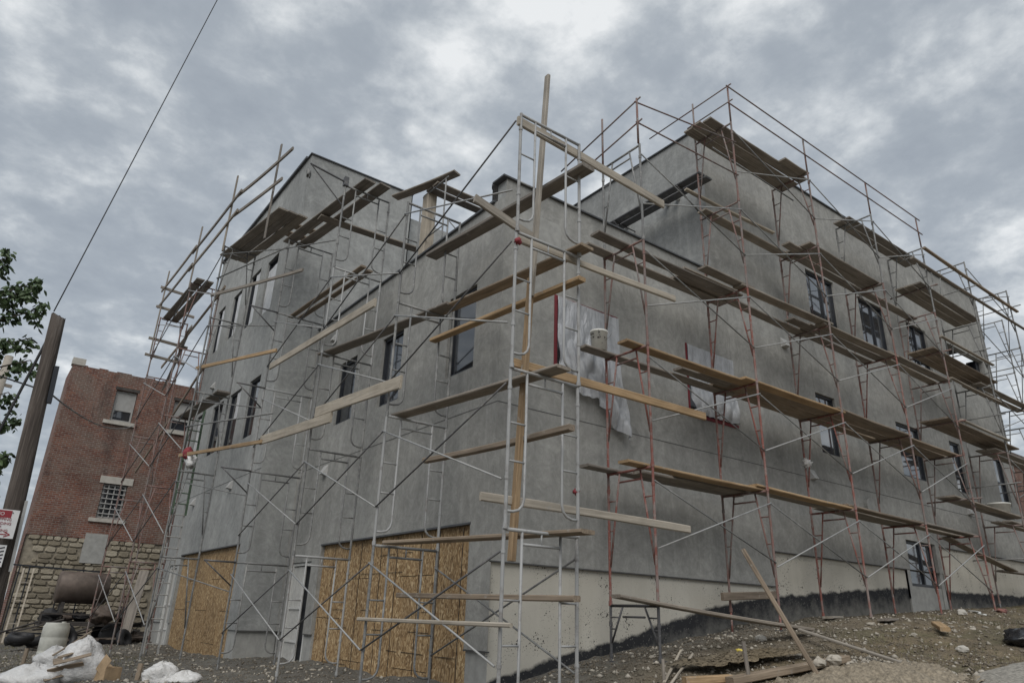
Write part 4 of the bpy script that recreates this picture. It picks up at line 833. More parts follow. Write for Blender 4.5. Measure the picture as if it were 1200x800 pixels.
# mast, beam and loose boards at the near corner
plank((-1.03, -1.90, 2.15), (-.84, -1.90, 6.0), .09, .085, 'lower half of the tall pale timber mast at the building corner', 'plank_new', 0, 'timber', 'timber_mast', 0)
plank((-.86, -1.93, 5.7), (-.63, -1.93, 9.72), .10, .06, 'upper half of the tall timber mast rising above the corner', 'plank_pale', 0, 'timber', 'timber_mast', 0)
plank((-1.55, -2.42, 8.06), (1.60, -2.30, 8.02), .05, .15, 'grey-brown beam lashed under the topmost corner frame', 'plank_pale', 0, 'timber', 'timber', 0)
plank((-.70, 1.35, 7.74), (-.42, -2.66, 7.66), .25, .07, 'doubled grey plank along the low roof edge at the corner', 'plank_grey')
plank((-1.85, -1.88, 6.92), (-.80, -1.88, 6.68), .14, .05, 'short pale board nailed across the mast under the roof edge', 'plank_pale', math.pi/2, 'board', 'loose_board')
plank((-1.40, -2.30, 6.26), (1.75, -2.30, 6.33), .10, .05, 'pale rail board running from the corner frame past the plastic window', 'plank_pale', math.pi/2, 'rail', 'rail_board', 0)
plank((-1.0, -1.72, 4.75), (3.05, -1.72, 4.76), .13, .05, 'orange-brown board across the foot of the torn plastic sheet', 'plank_new', math.pi/2, 'board', 'rail_board', 0)
plank((-1.5, -1.86, 2.87), (2.32, -1.86, 2.84), .11, .05, 'cement-splashed pale board tied between corner frame and first red frame', 'plank_pale', math.pi/2, 'board', 'rail_board', 0)
for k, (a, b) in enumerate((((.30, 5.4, 11.47), (.95, 3.45, 11.47)), ((.70, 4.05, 11.36), (2.75, 4.05, 11.36)), ((.70, 4.35, 11.36), (2.75, 4.38, 11.36)))): plank(a, b, .25, .05, ['grey plank jutting left over the pale roof post', 'near grey plank on the roof trestle', 'far grey plank on the roof trestle'][k], 'plank_grey')
plank((.86, 4.55, 8.2), (.86, 4.55, 11.33), .26, .26, 'pale square post standing on the low roof', 'plank_pale', 0, 'post', 'roof_post', 0)
plank((1.3, 2.9, 10.15), (2.7, 2.0, 9.95), .5, .03, 'dark sheet lying on the roof trestle cross bars', 'steel_dark', 0, 'sheet', 'roof_sheet')
# ground timbers
plank((1.35, -1.25, 1.86), (5.05, -1.95, 1.50), .24, .05, 'muddy plank ramp leading down from the first red frame', 'plank_grey', cat='plank', name='ramp_plank')
plank((4.7, -1.98, 1.50), (4.10, -3.95, 1.10), .06, .04, 'thin pale lath lying on the dirt at the ramp foot', 'plank_pale', cat='lath', name='lath')
plank((2.86, -3.43, .84), (2.45, -2.68, 2.52), .10, .06, 'grey-brown board leaning out of the rubble in the foreground', 'plank_brown', cat='board', name='leaning_board', sag=0)
plank((2.14, -2.86, .6), (2.10, -2.82, 1.33), .05, .05, 'grey stake standing under the ramp', 'plank_grey', cat='stake', name='stake', sag=0)
plank((1.41, -2.06, .5), (1.40, -2.05, 1.08), .05, .04, 'short grey stake beside the two pale sticks', 'plank_grey', cat='stake', name='stake', sag=0)
plank((1.35, -2.1, .80), (2.35, -1.55, 1.16), .035, .025, 'upper of two pale sticks crossing on the dirt', 'plank_pale', cat='stick', name='stick', sag=0)
plank((1.30, -2.2, .74), (2.30, -1.80, 1.12), .035, .025, 'lower of two pale sticks crossing on the dirt', 'plank_pale', cat='stick', name='stick', sag=0)
plank((1.85, -2.75, .86), (3.95, -3.15, 1.14), .16, .09, 'brown timber edging the covered pit', 'plank_brown', cat='timber', name='timber', sag=0)
plank((1.45, -2.35, .84), (2.05, -2.62, .88), .14, .09, 'short orange-brown timber at the left end of the pit edge', 'plank_new', cat='timber', name='timber', sag=0)
plank((4.75, -.50, 2.0), (6.40, -.50, 2.10), .06, .14, 'brown timber fixed to the second red frame near the ground', 'plank_brown', cat='timber', name='timber', sag=0)
plank((7.95, -2.66, 1.68), (7.15, -3.15, 1.58), .16, .07, 'yellow wood offcut lying on the dirt bank at right', 'plank_new', cat='offcut', name='wood_offcut', sag=0)
for x, y, lab in ((8.15, -.55, 'pale base board under the third red frame inner leg'), (8.0, -1.75, 'flat greenish board beside the third red frame outer leg')):
    plank((x-.3, y-.1, gz(x, y)+.03), (x+.35, y+.05, gz(x, y)+.05), .22, .04, lab, 'plank_pale' if y > -1 else 'plank_grey', cat='board', name='base_board', sag=0)
# pit cover sheet
mb = MB(); n = 40
for i in range(n+1):
    for j in range(n+1):
        x = 2.1+1.8*i/n-.4*j/n; y = -2.40-.40*i/n+.6*j/n; x += .10*(float(vn(np.array([j*.5]), np.array([i*.5]))[0])-.5); y += .12*(float(vn(np.array([i*.6+9]), np.array([j*.6]))[0])-.5); mb.v.append((x, y, float(gh(x, y))+.08+.03*float(vn(np.array([x*7.]), np.array([y*7.]))[0])+.03*float(vn(np.array([x*21.]), np.array([y*21.]))[0])))
mb.f = [(i*(n+1)+j, (i+1)*(n+1)+j, (i+1)*(n+1)+j+1, i*(n+1)+j+1) for i in range(n) for j in range(n)]
tag(mb.build('pit_cover', 'dirt', None, True), 'cement-caked sheet covering the pit behind the brown timber', 'sheet')
# sand and rubble heap at the foreground
mb = MB(); n = 80; g = np.random.default_rng(4)
for i in range(n+1):
    for j in range(n+1):
        u, v = i/n*2-1, j/n*2-1; x = 3.25+1.25*u+.15*v; y = -3.85-.35*u+.62*v; r2 = u*u+v*v
        mb.v.append((x, y, gz(x, y)-.06+.17*max(0, 1-r2)**.8*(.6+.8*float(vn(np.array([x*4.0]), np.array([y*4.0]))[0]))+.06*float(vn(np.array([x*11.]), np.array([y*11.]))[0])+.05*float(vn(np.array([x*27.]), np.array([y*27.]))[0])+.02*g.random()))
mb.f = [(i*(n+1)+j, (i+1)*(n+1)+j, (i+1)*(n+1)+j+1, i*(n+1)+j+1) for i in range(n) for j in range(n)]
tag(mb.build('sand_heap', 'sand', None, True), 'heap of pale sandy rubble in the right foreground', 'heap')
def rock(x, y, s, lab, mat='rubble', dz=0):
    g = np.random.default_rng(int(abs(x*100+y*37)))
    mb = MB(); nn, mm = 9, 6
    for i in range(mm+1):
        for j in range(nn):
            th = math.pi*i/mm; ph = 2*math.pi*j/nn; r = s*(1+.0 if i in (0, mm) else s and (1+g.uniform(-.2, .2))*s/s); r = s*(1 if i in (0, mm) else 1+g.uniform(-.2, .2))
            mb.v.append((r*math.sin(th)*math.cos(ph), r*math.sin(th)*math.sin(ph)*.8, r*math.cos(th)*.6))
    for i in range(mm):
        for j in range(nn): a = i*nn+j; b = i*nn+(j+1) % nn; mb.f.append((a, b, b+nn, a+nn))
    return tag(mb.build('rock', mat, None, False, (x, y, gz(x, y)+s*.3+dz)), lab, 'rock')
rock(3.12, -3.25, .10, 'left one of two rounded stones on the sandy heap', dz=.13); rock(3.40, -3.30, .12, 'right one of two rounded stones on the sandy heap', dz=.13)
rock(6.1, -3.8, .10, 'pale stone alone on the dirt bank', 'limestone'); rock(4.3, -1.55, .11, 'white stone lump under the plank ramp', 'limestone'); rock(11.3, -1.75, .12, 'grey stone near the fourth red frame', 'limestone')

# ---------------------------------------------------------------- small things on the scaffolds
b = thing('bucket', 'white paint-splashed bucket on the plank end beside the torn plastic', 'bucket', (1.78, -.52, 5.95))
MB().lathe([(0, 0), (.13, 0), (.15, .33), (.162, .335), (.162, .37), (.148, .37), (.13, .05), (0, .05)], 22).build('body', 'bucket_white', b, True)
mb = MB(); mb.path([(.155*math.cos(a), .155*math.sin(a)*.3-.16, .33-.12*math.sin(a)) for a in np.linspace(0, math.pi, 9)], .004, 6).build('handle', 'steel_grey', b)
mb = MB(); g = np.random.default_rng(2)
for k in range(26):
    a = g.uniform(0, 6.28); z = g.uniform(.08, .3); r = .134+.02*z/.33+.003; s = g.uniform(.006, .02); c, sn = math.cos(a), math.sin(a)
    mb.quad((r*c-sn*s, r*sn+c*s, z), (r*c+sn*s, r*sn-c*s, z), (r*c+sn*s, r*sn-c*s, z+s*1.6), (r*c-sn*s, r*sn+c*s, z+s*1.6))
mb.build('paint_splash', 'rust_dark', b)
def rag(p, s, mat, lab, cat='rag', seed=1, elong=1.0):
    g = np.random.default_rng(seed); mb = MB(); nn, mm = 12, 9; off = g.uniform(-1, 1, (mm+1, nn))
    for i in range(mm+1):
        for j in range(nn):
            th = math.pi*i/mm; ph = 2*math.pi*j/nn; r = s*(1+.5*off[i, j]*(0 < i < mm)); mb.v.append((r*math.sin(th)*math.cos(ph), r*math.sin(th)*math.sin(ph), r*math.cos(th)*elong))
    for i in range(mm):
        for j in range(nn): a = i*nn+j; b_ = i*nn+(j+1) % nn; mb.f.append((a, b_, b_+nn, a+nn))
    return tag(mb.build('cloth_rag' if cat == 'rag' else cat.replace(' ', '_'), mat, None, True, p), lab, cat)
rag((-1.50, -2.45, 6.12), .042, 'cloth_red', 'red rag tied to the corner frame under the roof edge', seed=3)
rag((-.40, -2.36, 3.0), .038, 'cloth_red', 'red rag tied low on the inner leg of the corner frame', seed=4)
rag((-2.50, 9.7, 5.05), .10, 'cloth_red', 'red and white rag hanging on the lower left rail board', seed=5, elong=1.4)
rag((-2.42, 9.6, 4.85), .12, 'bag_white', 'white rag hanging under the red one on the left scaffold', seed=6, elong=1.3)
rag((8.10, -.46, 4.92), .09, 'bag_white', 'white plastic scrap stuck on the third red frame inner leg', seed=7)
rag((XO-.85, 4.15, 10.38), .05, 'steel_grey', 'pale rope coil hanging from the hoist arm', seed=8, elong=2.2)
b = thing('wash_tub', 'pale round tub on the lowest half-level deck at far right', 'tub', (17.3, -.80, 4.83))
MB().lathe([(0, 0), (.26, 0), (.30, .20), (.31, .20), (.31, .24), (.29, .24), (.26, .03), (0, .03)], 20).build('body', 'bucket_white', b, True)
# ladder by the green-painted pole
ld = thing('ladder', 'tall ladder, green above and grey below, at the left block end', 'ladder', (0, 0, 0))
for x in (-2.02, -1.66): MB().bar((x, 12.6, .35), (x, 12.75, 4.3), .035, .08, (0, 1, 0)).build('rail', 'grey_paint', ld); MB().bar((x+.02, 12.66, 3.9), (x+.02, 12.85, 7.0), .045, .10, (0, 1, 0)).build('rail', 'green_paint', ld)
for k in range(21): z = .6+.30*k; MB().tube((-2.02, 12.62+.04*z/3, z), (-1.66, 12.62+.04*z/3, z), .016, 6).build('rung', 'grey_paint' if z < 4 else 'green_paint', ld)

# ---------------------------------------------------------------- brick building at left
BY = 22.0
bb = thing('brick_building', 'old red brick building with a rubble stone base at far left', 'building')
BBO = (-4.75, BY, 3.75)
def bq(x0, z0, x1, z1): return (x0+4.75, z0-3.75, x1+4.75, z1-3.75, .25)
bwin = [bq(-3.07, 8.22, -2.30, 9.48), bq(-.90, 8.22, -.06, 9.48), bq(-2.74, 4.52, -1.90, 5.82)]
facade('wall', BBO, RU, Z3, RN, 8.0, 10.15-3.75, bwin, 'brick', .25, bb)
mb = MB(); mb.quad((-4.75, BY, 0), (-4.75, BY+2.4, 0), (-4.75, BY+2.4, 10.15), (-4.75, BY, 10.15), (-1, 0, 0)); mb.quad((-4.75, BY+2.4, 0), (3.25, BY+2.4, 0), (3.25, BY+2.4, 10.1), (-4.75, BY+2.4, 10.1), (0, 1, 0)); mb.quad((3.25, BY, 0), (3.25, BY+2.4, 0), (3.25, BY+2.4, 10.1), (3.25, BY, 10.1), (1, 0, 0)); mb.build('wall', 'brick', bb)
MB().box(-4.70, BY+.05, 9.5, 3.2, BY+2.3, 9.7).build('roof', 'roofing', bb)
x = -4.75
while x < 3.2: # uneven parapet bricks
    w = random.uniform(.2, .55); h = random.choice([0, 0, 0, .04, .075]); 
    if h: MB().box(x, BY+.003, 10.15, min(x+w, 3.24), BY+.3, 10.15+h).build('parapet_brick', 'brick', bb)
    x += w
MB().box(-4.80, BY-.03, 10.152, -4.35, BY+.35, 10.42).build('chimney_stub', 'limestone', bb)
for q, kind in zip(bwin, ('sash', 'sash', 'grid')):
    x0, z0, x1, z1 = q[0]-4.75, q[1]+3.75, q[2]-4.75, q[3]+3.75
    w_ = MB().box(x0+.02, BY+.10, z0+.02, x0+.08, BY+.16, z1-.02).box(x1-.08, BY+.10, z0+.02, x1-.02, BY+.16, z1-.02).box(x0+.08, BY+.10, z1-.08, x1-.08, BY+.16, z1-.02).box(x0+.08, BY+.10, z0+.02, x1-.08, BY+.16, z0+.08).build('window', 'grey_paint', bb)
    if kind == 'sash':
        MB().box(x0+.08, BY+.12, z0+.45, x1-.08, BY+.15, z1-.08).build('upper_pane', 'grey_paint', w_); MB().box(x0+.08, BY+.17, z0+.08, x1-.08, BY+.19, z0+.45).build('pane', 'glass', w_)
    else:
        MB().box(x0+.08, BY+.17, z0+.08, x1-.08, BY+.19, z1-.08).build('pane', 'glass', w_)
        for k in range(1, 4): MB().box(x0+(x1-x0)*k/4-.018, BY+.06, z0+.02, x0+(x1-x0)*k/4+.018, BY+.09, z1-.02).build('bar', 'grey_paint', w_)
        for k in range(1, 7): MB().box(x0+.02, BY+.03, z0+(z1-z0)*k/7-.018, x1-.02, BY+.058, z0+(z1-z0)*k/7+.018).build('bar', 'grey_paint', w_)
    MB().box(x0-.22, BY-.08, z0-.14, x1+.18, BY+.12, z0-.002).build('sill', 'limestone', bb)
    if kind == 'grid': MB().box(x0-.15, BY-.03, z1+.002, x1+.15, BY+.2, z1+.27).build('lintel', 'limestone', bb)
    else: MB().box(x0-.05, BY-.012, z1+.002, x1+.05, BY+.2, z1+.12).build('lintel', 'rust_dark', bb)
MB().box(-4.75, BY+.06, -.4, 3.25, BY+.4, 3.749).build('stone_base', 'mortar', bb)
stm = []
for k in range(10):
    mb = MB(); g = np.random.default_rng(50+k)
    for z_, s_ in ((-.5, 1.08), (0.30, 1.05), (.5, .93)):
        for a in range(10):
            an = 2*math.pi*a/10; cx, cy = math.cos(an), math.sin(an); sq = 1/max(abs(cx), abs(cy))**.95
            mb.v.append((cx*.5*s_*sq*.82*(1+g.uniform(-.09, .09)), -z_*(1+g.uniform(-.1, .1)), cy*.5*s_*sq*.82*(1+g.uniform(-.07, .07))))
    for r_ in range(2):
        for a in range(10): i = r_*10+a; j = r_*10+(a+1) % 10; mb.f.append((i, j, j+10, i+10))
    mb.f.append(tuple(20+a for a in range(10))); stm.append(mb.mesh('stone', 'stone'))
z = 0.7; n_st = 0
while z < 3.70:
    h = min(random.uniform(.11, .24), 3.76-z); x = -5.0+random.uniform(0, .3)
    if h < .08: break
    while x < -.55:
        w = random.uniform(.14, .48)*(.7+h*2)
        if not (-2.95 < x+w/2 < -2.15 and z > 2.9) and x > -4.76 and n_st < 299:
            o = put('stone', random.choice(stm), bb, (x+w/2, BY+.04, z+h/2)); o.scale = (w*1.02, .05+random.uniform(0, .08), h*random.uniform(.92, 1.08)); o.rotation_euler = (0, random.uniform(-.06, .06), 0); n_st += 1
        x += w+.015
    z += h+.012
MB().box(-2.92, BY-.04, 2.9, -2.18, BY+.05, 3.95).build('concrete_patch', 'concrete_block', bb)
# dark brick building beyond the right end
db = thing('brick_house', 'dark brick building glimpsed beyond the far right end of the scaffold', 'building', (0, 0, 0))
MB().box(45, 7.6, 1, 60, 20, 11.6).build('wall', 'brick', db); MB().box(44.8, 7.4, 11.6, 60.2, 20.2, 12.3).build('cornice', 'rust_tank', db)
for z_ in (8.2, 4.6): MB().box(46.2, 7.55, z_, 47.6, 7.62, z_+1.9).build('window', 'glass', db)

# ---------------------------------------------------------------- utility pole, sign, wires, tree
pl = thing('utility_pole', 'weathered wooden utility pole leaning in front of the brick building', 'pole')
P0 = Vector((-5.77, 4.0, -.3)); P1 = Vector((-6.04, 4.0, 5.84))
mb = MB(); g = np.random.default_rng(8); nn = 18; pts = 15
for i in range(pts+1):
    f = i/pts; c = P0.lerp(P1, f); r = .150-.045*f
    for j in range(nn):
        a = 2*math.pi*j/nn; rr = r*(1+.05*math.sin(j*2.4+f*3)+g.uniform(-.02, .02)); zt = (.05*math.cos(a-2.2)+.06*g.random()) if i == pts else 0
        mb.v.append((c.x+rr*math.cos(a), c.y+rr*math.sin(a), c.z+zt))
for i in range(pts):
    for j in range(nn): a = i*nn+j; b_ = i*nn+(j+1) % nn; mb.f.append((a, b_, b_+nn, a+nn))
mb.f.append(tuple(pts*nn+j for j in range(nn))); mb.build('shaft', 'pole_bark', pl, True)
MB().bar((-5.84, 3.97, 4.42), (-5.87, 3.97, 5.02), .07, .10, (0, 1, 0)).build('bracket', 'frame_dark', pl)
MB().bar((-5.735, 3.86, 1.9), (-5.775, 3.86, 2.9), .04, .03, (0, 1, 0)).build('conduit', 'grey_paint', pl)
def text_mesh(body, size):
    c = bpy.data.curves.new('t', 'FONT'); c.body = body; c.size = size; c.align_x = 'CENTER'; c.extrude = .0012
    o = bpy.data.objects.new('t', c); COL.objects.link(o); bpy.context.view_layer.update()
    me = bpy.data.meshes.new_from_object(o.evaluated_get(bpy.context.evaluated_depsgraph_get())); bpy.data.objects.remove(o); bpy.data.curves.remove(c); return me
def sign(name, label, cen, w, h, rot, lines):
    s = thing(name, label, 'sign', cen); s.rotation_euler = rot
    MB().box(-w/2, -h/2, -.004, w/2, h/2, 0).build('panel', 'sign_white', s)
    for body, size, y, mat, plate in lines:
        if plate: MB().box(-w/2+.02, y-.03, .001, w/2-.09, y+size*.8+.02, .003).build('plate', 'sign_red', s)
        if body == '->': MB().box(-w/2+.03, y, .001, w/2-.09, y+.014, .004).bar((w/2-.12, y+.04, .003), (w/2-.05, y+.007, .003), .014, .002).bar((w/2-.12, y-.026, .003), (w/2-.05, y+.007, .003), .014, .002).build('arrow', 'sign_red', s); continue
        me = text_mesh(body, size); me.materials.append(M[mat]); put('lettering', me, s, (0 if not plate else -.03, y, .004))
    for sx in (-.12, .12): MB().lathe([(0, .008), (.008, .008), (.008, 0)], 8, (sx, h/2-.04, 0)).build('bolt', 'steel_dark', s)
sign('parking_sign', 'white sign with red lettering fixed to the utility pole', (-6.02, 3.72, 2.54), .40, .40, (math.radians(88), 0, math.radians(4)), [('NO', .065, .115, 'sign_white', True), ('STOPPING', .054, .045, 'sign_red', False), ('STANDING', .054, -.015, 'sign_red', False), ('OR', .034, -.055, 'sign_red', False), ('PARKING', .054, -.115, 'sign_red', False), ('->', 0, -.155, 'sign_red', False)])
s2 = thing('parking_sign', 'small white sign with black bars below the lettered one', 'sign', (-6.02, 3.74, 2.10)); s2.rotation_euler = (math.radians(87), 0, math.radians(5))
MB().box(-.16, -.15, -.004, .16, .15, 0).build('panel', 'sign_white', s2)
for k in range(5): MB().bar((.02, -.12+.05*k, .002), (.14, -.08+.05*k, .002), .018, .002).build('bar', 'frame_dark', s2)
def ray(px, py): return _fw+_r*((px-600)/FPX)-_u*((py-400)/FPX)
def wire(name, pts, r, lab, sagv=0.0, mat='cable'):
    out = []
    for a, b in zip(pts[:-1], pts[1:]):
        a, b = Vector(a), Vector(b)
        for k in range(12): f = k/12; p = a.lerp(b, f); p.z -= sagv*4*f*(1-f); out.append(p)
    out.append(Vector(pts[-1])); return tag(MB().path(out, r, 6).build(name, mat, None, True), lab, 'wire')
wire('overhead_wire', [(-6.12, 4.0, 5.93), (-4.62, 5.46, 15.6)], .010, 'thin overhead wire rising from the pole top across the sky')
wire('guy_cable', [(-6.08, 4.02, 5.55), (-6.35, 4.02, 3.92), (-6.85, 4.05, .9)], .022, 'thick black cable slanting down left of the utility pole')
wire('service_wire', [(-5.86, 4.05, 4.60), (-2.12, 21.95, 8.21)], .015, 'twisted service wire from the pole to the brick building', .35, 'steel_grey')
wire('side_wire', [(-6.0, 4.03, 4.63), (-9.5, 4.1, 5.4)], .012, 'thin wire running left from the utility pole', .05)
fp = thing('utility_pole', 'pale distant pole with a crossbar at the left picture edge', 'pole', (-6.95, 26, 0))
MB().path([(0, 0, -.5), (.1, 0, 11.05)], [.22, .16], 12).build('shaft', 'plank_pale', fp, True); MB().bar((-.9, 0, 9.9), (.5, 0, 9.8), .1, .12).build('crossbar', 'plank_grey', fp)
# tree: limbs reaching in from beyond the left edge
tr = thing('tree', 'leafy tree branch reaching in from the left edge beside the pole', 'tree', (0, 0, 0))
TB = Vector((-9.4, 6.6, -.2)); mb = MB(); TT = Vector((-9.1, 6.6, 4.0))
mb.path([TB, TB.lerp(TT, .5)+Vector((.1, 0, 0)), TT, TT+Vector((.2, .1, 2.2)), TT+Vector((.1, .2, 4.5))], [.2, .16, .14, .09, .03], 10)
tips = []; g = np.random.default_rng(21)
limbs = [((-9.1, 6.6, 4.6), (-6.42, 6.0, 7.15)), ((-9.1, 6.6, 4.2), (-6.28, 6.0, 6.62)), ((-9.1, 6.6, 3.9), (-6.30, 6.0, 6.02)), ((-9.1, 6.6, 3.6), (-6.22, 6.0, 5.60)), ((-9.1, 6.6, 5.2), (-7.0, 6.1, 7.5)), ((-9.1, 6.6, 2.6), (-6.22, 6.0, 4.45)), ((-9.1, 6.6, 2.3), (-6.12, 6.0, 3.85)), ((-9.1, 6.6, 2.2), (-6.20, 6.0, 3.30)), ((-9.1, 6.6, 4.4), (-6.55, 6.0, 6.9)), ((-9.1, 6.6, 2.9), (-6.4, 6.0, 4.95)), ((-9.1, 6.6, 3.2), (-6.75, 6.0, 5.1)), ((-9.1, 6.6, 5.5), (-8.2, 6.2, 8.2)), ((-9.1, 6.6, 4.5), (-10.8, 6.2, 7.6)), ((-9.1, 6.6, 4.0), (-10.6, 7.6, 6.6)), ((-9.0, 6.6, 5.0), (-9.3, 8.4, 8.2)), ((-9.1, 6.6, 3.5), (-8.6, 5.2, 6.0)), ((-9.1, 6.6, 3.4), (-7.0, 6.2, 5.9))]
for a, b_ in limbs:
    a, b_ = Vector(a), Vector(b_); m_ = a.lerp(b_, .55)+Vector((0, 0, .25)); mb.path([a, m_, b_], [.05, .03, .008], 6)
    for k in range(24):
        f = .16+.86*k/23; p = (a.lerp(m_, f/.55) if f < .55 else m_.lerp(b_, min(1, (f-.55)/.45))); q = p+Vector(g.uniform(-.30, .30, 3))*(1.15-f*.5)+Vector((0, 0, -.10)); mb.path([p, q], [.010, .004], 4); tips.append((p, q))
mb.build('trunk', 'bark', tr, True)
mb = MB()
for p, q in tips:
    for k in range(20):
        c = p.lerp(q, g.uniform(.15, 1.05))+Vector(g.uniform(-.09, .09, 3)); L = g.uniform(.09, .16); a = g.uniform(0, 6.28)
        d = Vector((math.cos(a)*.6, math.sin(a)*.6, g.uniform(-1.0, -.15))).normalized(); s = d.orthogonal().normalized(); s = (Matrix.Rotation(g.uniform(0, 6.28), 3, d) @ s)*L*.28; n_ = d.cross(s).normalized()*L*.06; i = len(mb.v)
        mb.v += [c, c+d*L*.35+s-n_, c+d*L*.75+s*.7-n_, c+d*L, c+d*L*.75-s*.7-n_, c+d*L*.35-s-n_, c+d*L*.5+n_]; mb.f += [(i, i+1, i+6), (i+1, i+2, i+6), (i+2, i+3, i+6), (i+3, i+4, i+6), (i+4, i+5, i+6), (i+5, i, i+6)]
mb.build('crown', 'leaf', tr)

# ---------------------------------------------------------------- yard clutter at left
dr = thing('plastic_drum', 'dirty white plastic drum standing by the junk at left', 'drum', (-4.10, 12.35, gz(-4.1, 12.35)))
MB().lathe([(0, .02), (.27, .0), (.29, .03), (.29, .28), (.282, .30), (.29, .32), (.29, .58), (.282, .60), (.29, .62), (.285, .84), (.25, .90), (.25, .92), (0, .92)], 28).build('body', 'drum_plastic', dr, True)
MB().lathe([(.05, .92), (.05, .95), (0, .95)], 12, (.12, -.08, 0)).build('bung', 'drum_plastic', dr)
def bag(name, c, sx, sy, sz, mat, lab, seed):
    g = np.random.default_rng(seed); nn, mm = 30, 18; mb = MB(); ph0 = g.uniform(0, 6.28, 6)
    for i in range(mm+1):
        for j in range(nn):
            th = math.pi*i/mm; ph = 2*math.pi*j/nn
            r = 1+.10*math.sin(3*ph+ph0[0]+th*2)+.08*math.sin(5*th+ph0[1]+ph)+.05*math.sin(9*ph+ph0[2]-4*th)+.045*math.sin(13*ph+7*th+ph0[3])+.07*abs(math.sin(6*ph+5*th+ph0[4]))*abs(math.sin(8*th-3*ph+ph0[5]))+.035*g.uniform(-1, 1)
            z_ = math.cos(th); mb.v.append((sx*r*math.sin(th)*math.cos(ph), sy*r*math.sin(th)*math.sin(ph), sz*(r*z_ if z_ > 0 else max(z_*r, -.75))+sz*.7))
    for i in range(mm):
        for j in range(nn): a = i*nn+j; b_ = i*nn+(j+1) % nn; mb.f.append((a, b_, b_+nn, a+nn))
    return tag(mb.build(name, mat, None, True, c), lab, 'bag')
bag('rubbish_bag', (-4.15, 6.9, gz(-4.15, 6.9)-.05), .36, .34, .42, 'bag_white', 'large full white rubbish bag at the lower left', 31)
bag('rubbish_bag', (-4.52, 7.4, gz(-4.5, 7.4)+.26), .30, .25, .20, 'bag_white', 'small tied white bag on top of the rubbish heap', 32)
bag('rubbish_bag', (-4.78, 7.0, gz(-4.78, 7.0)-.06), .55, .40, .25, 'bag_white', 'flattened white bag at the bottom left of the heap', 33)
bag('rubbish_bag', (-3.02, 5.75, gz(-3.02, 5.75)-.08), .30, .25, .22, 'bag_white', 'crumpled white plastic heap left of its twin by the stake', 34)
bag('rubbish_bag', (-2.66, 5.45, gz(-2.66, 5.45)-.08), .28, .22, .15, 'bag_white', 'low crumpled white plastic heap near the garage boards', 35)
bag('rubbish_bag', (7.8, -4.05, gz(7.8, -4.05)-.03), .38, .26, .15, 'bag_black', 'shiny black plastic bag at the right picture edge', 36)
g = np.random.default_rng(9)
for k in range(7):
    a = g.uniform(-.5, .5); x, y = -4.42+g.uniform(-.12, .12), 6.55+g.uniform(-.2, .3); z_ = gz(x, y)
    plank((x-.25*math.cos(a), y-.25*math.sin(a), z_+.08+.06*k), (x+.3*math.cos(a), y+.25*math.sin(a), z_+.2+.07*k), .10, .02, f'splintered brown board piece number {k+1} from the bottom between the white bags' if False else ['lowest', 'second lowest', 'third', 'middle', 'fifth', 'second highest', 'highest'][k]+' splintered brown board between the white bags', 'plank_brown', g.uniform(-.8, .8), 'board', 'broken_board')
plank((-4.6, 7.1, .62), (-4.0, 7.6, 1.02), .03, .03, 'thin brown stick poking from the white bags', 'plank_brown', cat='stick', name='stick')
bx = thing('cardboard_box', 'torn cardboard box beside the large white bag', 'box', (-3.72, 6.6, gz(-3.72, 6.6)-.02)); bx.rotation_euler = (0, 0, .5)
MB().box(-.17, -.13, 0, -.16, .13, .24).box(.16, -.13, 0, .17, .13, .24).box(-.16, -.13, 0, .16, -.12, .24).box(-.16, .12, 0, .16, .13, .24).box(-.16, -.12, 0, .16, .12, .01).build('body', 'cardboard', bx)
MB().bar((-.16, -.13, .24), (-.18, .02, .34), .005, .3, (0, 0, 1)).build('flap', 'cardboard', bx); MB().quad((-.17, .13, .24), (.17, .13, .24), (.2, .3, .30), (-.14, .3, .33)).build('flap', 'cardboard', bx)
plank((-4.72, 11.0, 0), (-4.70, 11.02, .55), .09, .05, 'short wooden stake in the dirt at far left', 'plank_brown', cat='stake', name='stake', sag=0)
plank((-3.35, 6.0, 0), (-3.32, 6.02, .55), .09, .06, 'wooden stake in front of the crumpled plastic', 'plank_brown', cat='stake', name='stake', sag=0)
# rusty tank on a trailer-like stand
tk = thing('metal_tank', 'rusty horizontal cylinder tank beside the stone wall', 'tank', (-2.9, 19.4, 0))
MB().path([(-.75, 0, 2.0), (-.70, 0, 2.0), (.70, .1, 2.0), (.75, .1, 2.0)], [.44, .50, .50, .44], 22).build('shell', 'rust_tank', tk, True)
for x in (-.5, .5): MB().box(x-.05, -.35, .9, x+.05, .4, 1.55).build('cradle', 'rust_dark', tk)
tb = thing('junk_trailer', 'dark rusty trailer frame loaded with scrap below the tank', 'trailer', (-2.6, 18.9, .3))
MB().box(-1.4, -.7, .55, 1.5, .7, .66).build('bed', 'rust_dark', tb); MB().bar((1.5, 0, .6), (2.6, -.1, .6), .07, .07).build('drawbar', 'steel_dark', tb)
for x in (-.7, .6):
    for y in (-.8, .8): MB().path([(x, y-.09, .32), (x, y-.06, .32), (x, y+.06, .32), (x, y+.09, .32)], [.26, .32, .32, .26], 18).build('wheel', 'black_rubber', tb, True)
MB().bar((-1.4, -.72, .9), (1.5, -.72, .88), .04, .05).bar((-1.4, -.72, .6), (-1.4, -.72, .95), .05, .05).bar((1.48, -.72, .6), (1.48, -.72, .95), .05, .05).build('side_rail', 'rust_dark', tb)
g = np.random.default_rng(14)
SCR = ['bent', 'twisted', 'flat', 'curled', 'broken', 'blackened', 'dented', 'jagged', 'crumpled', 'split', 'narrow', 'wide', 'rounded', 'folded']
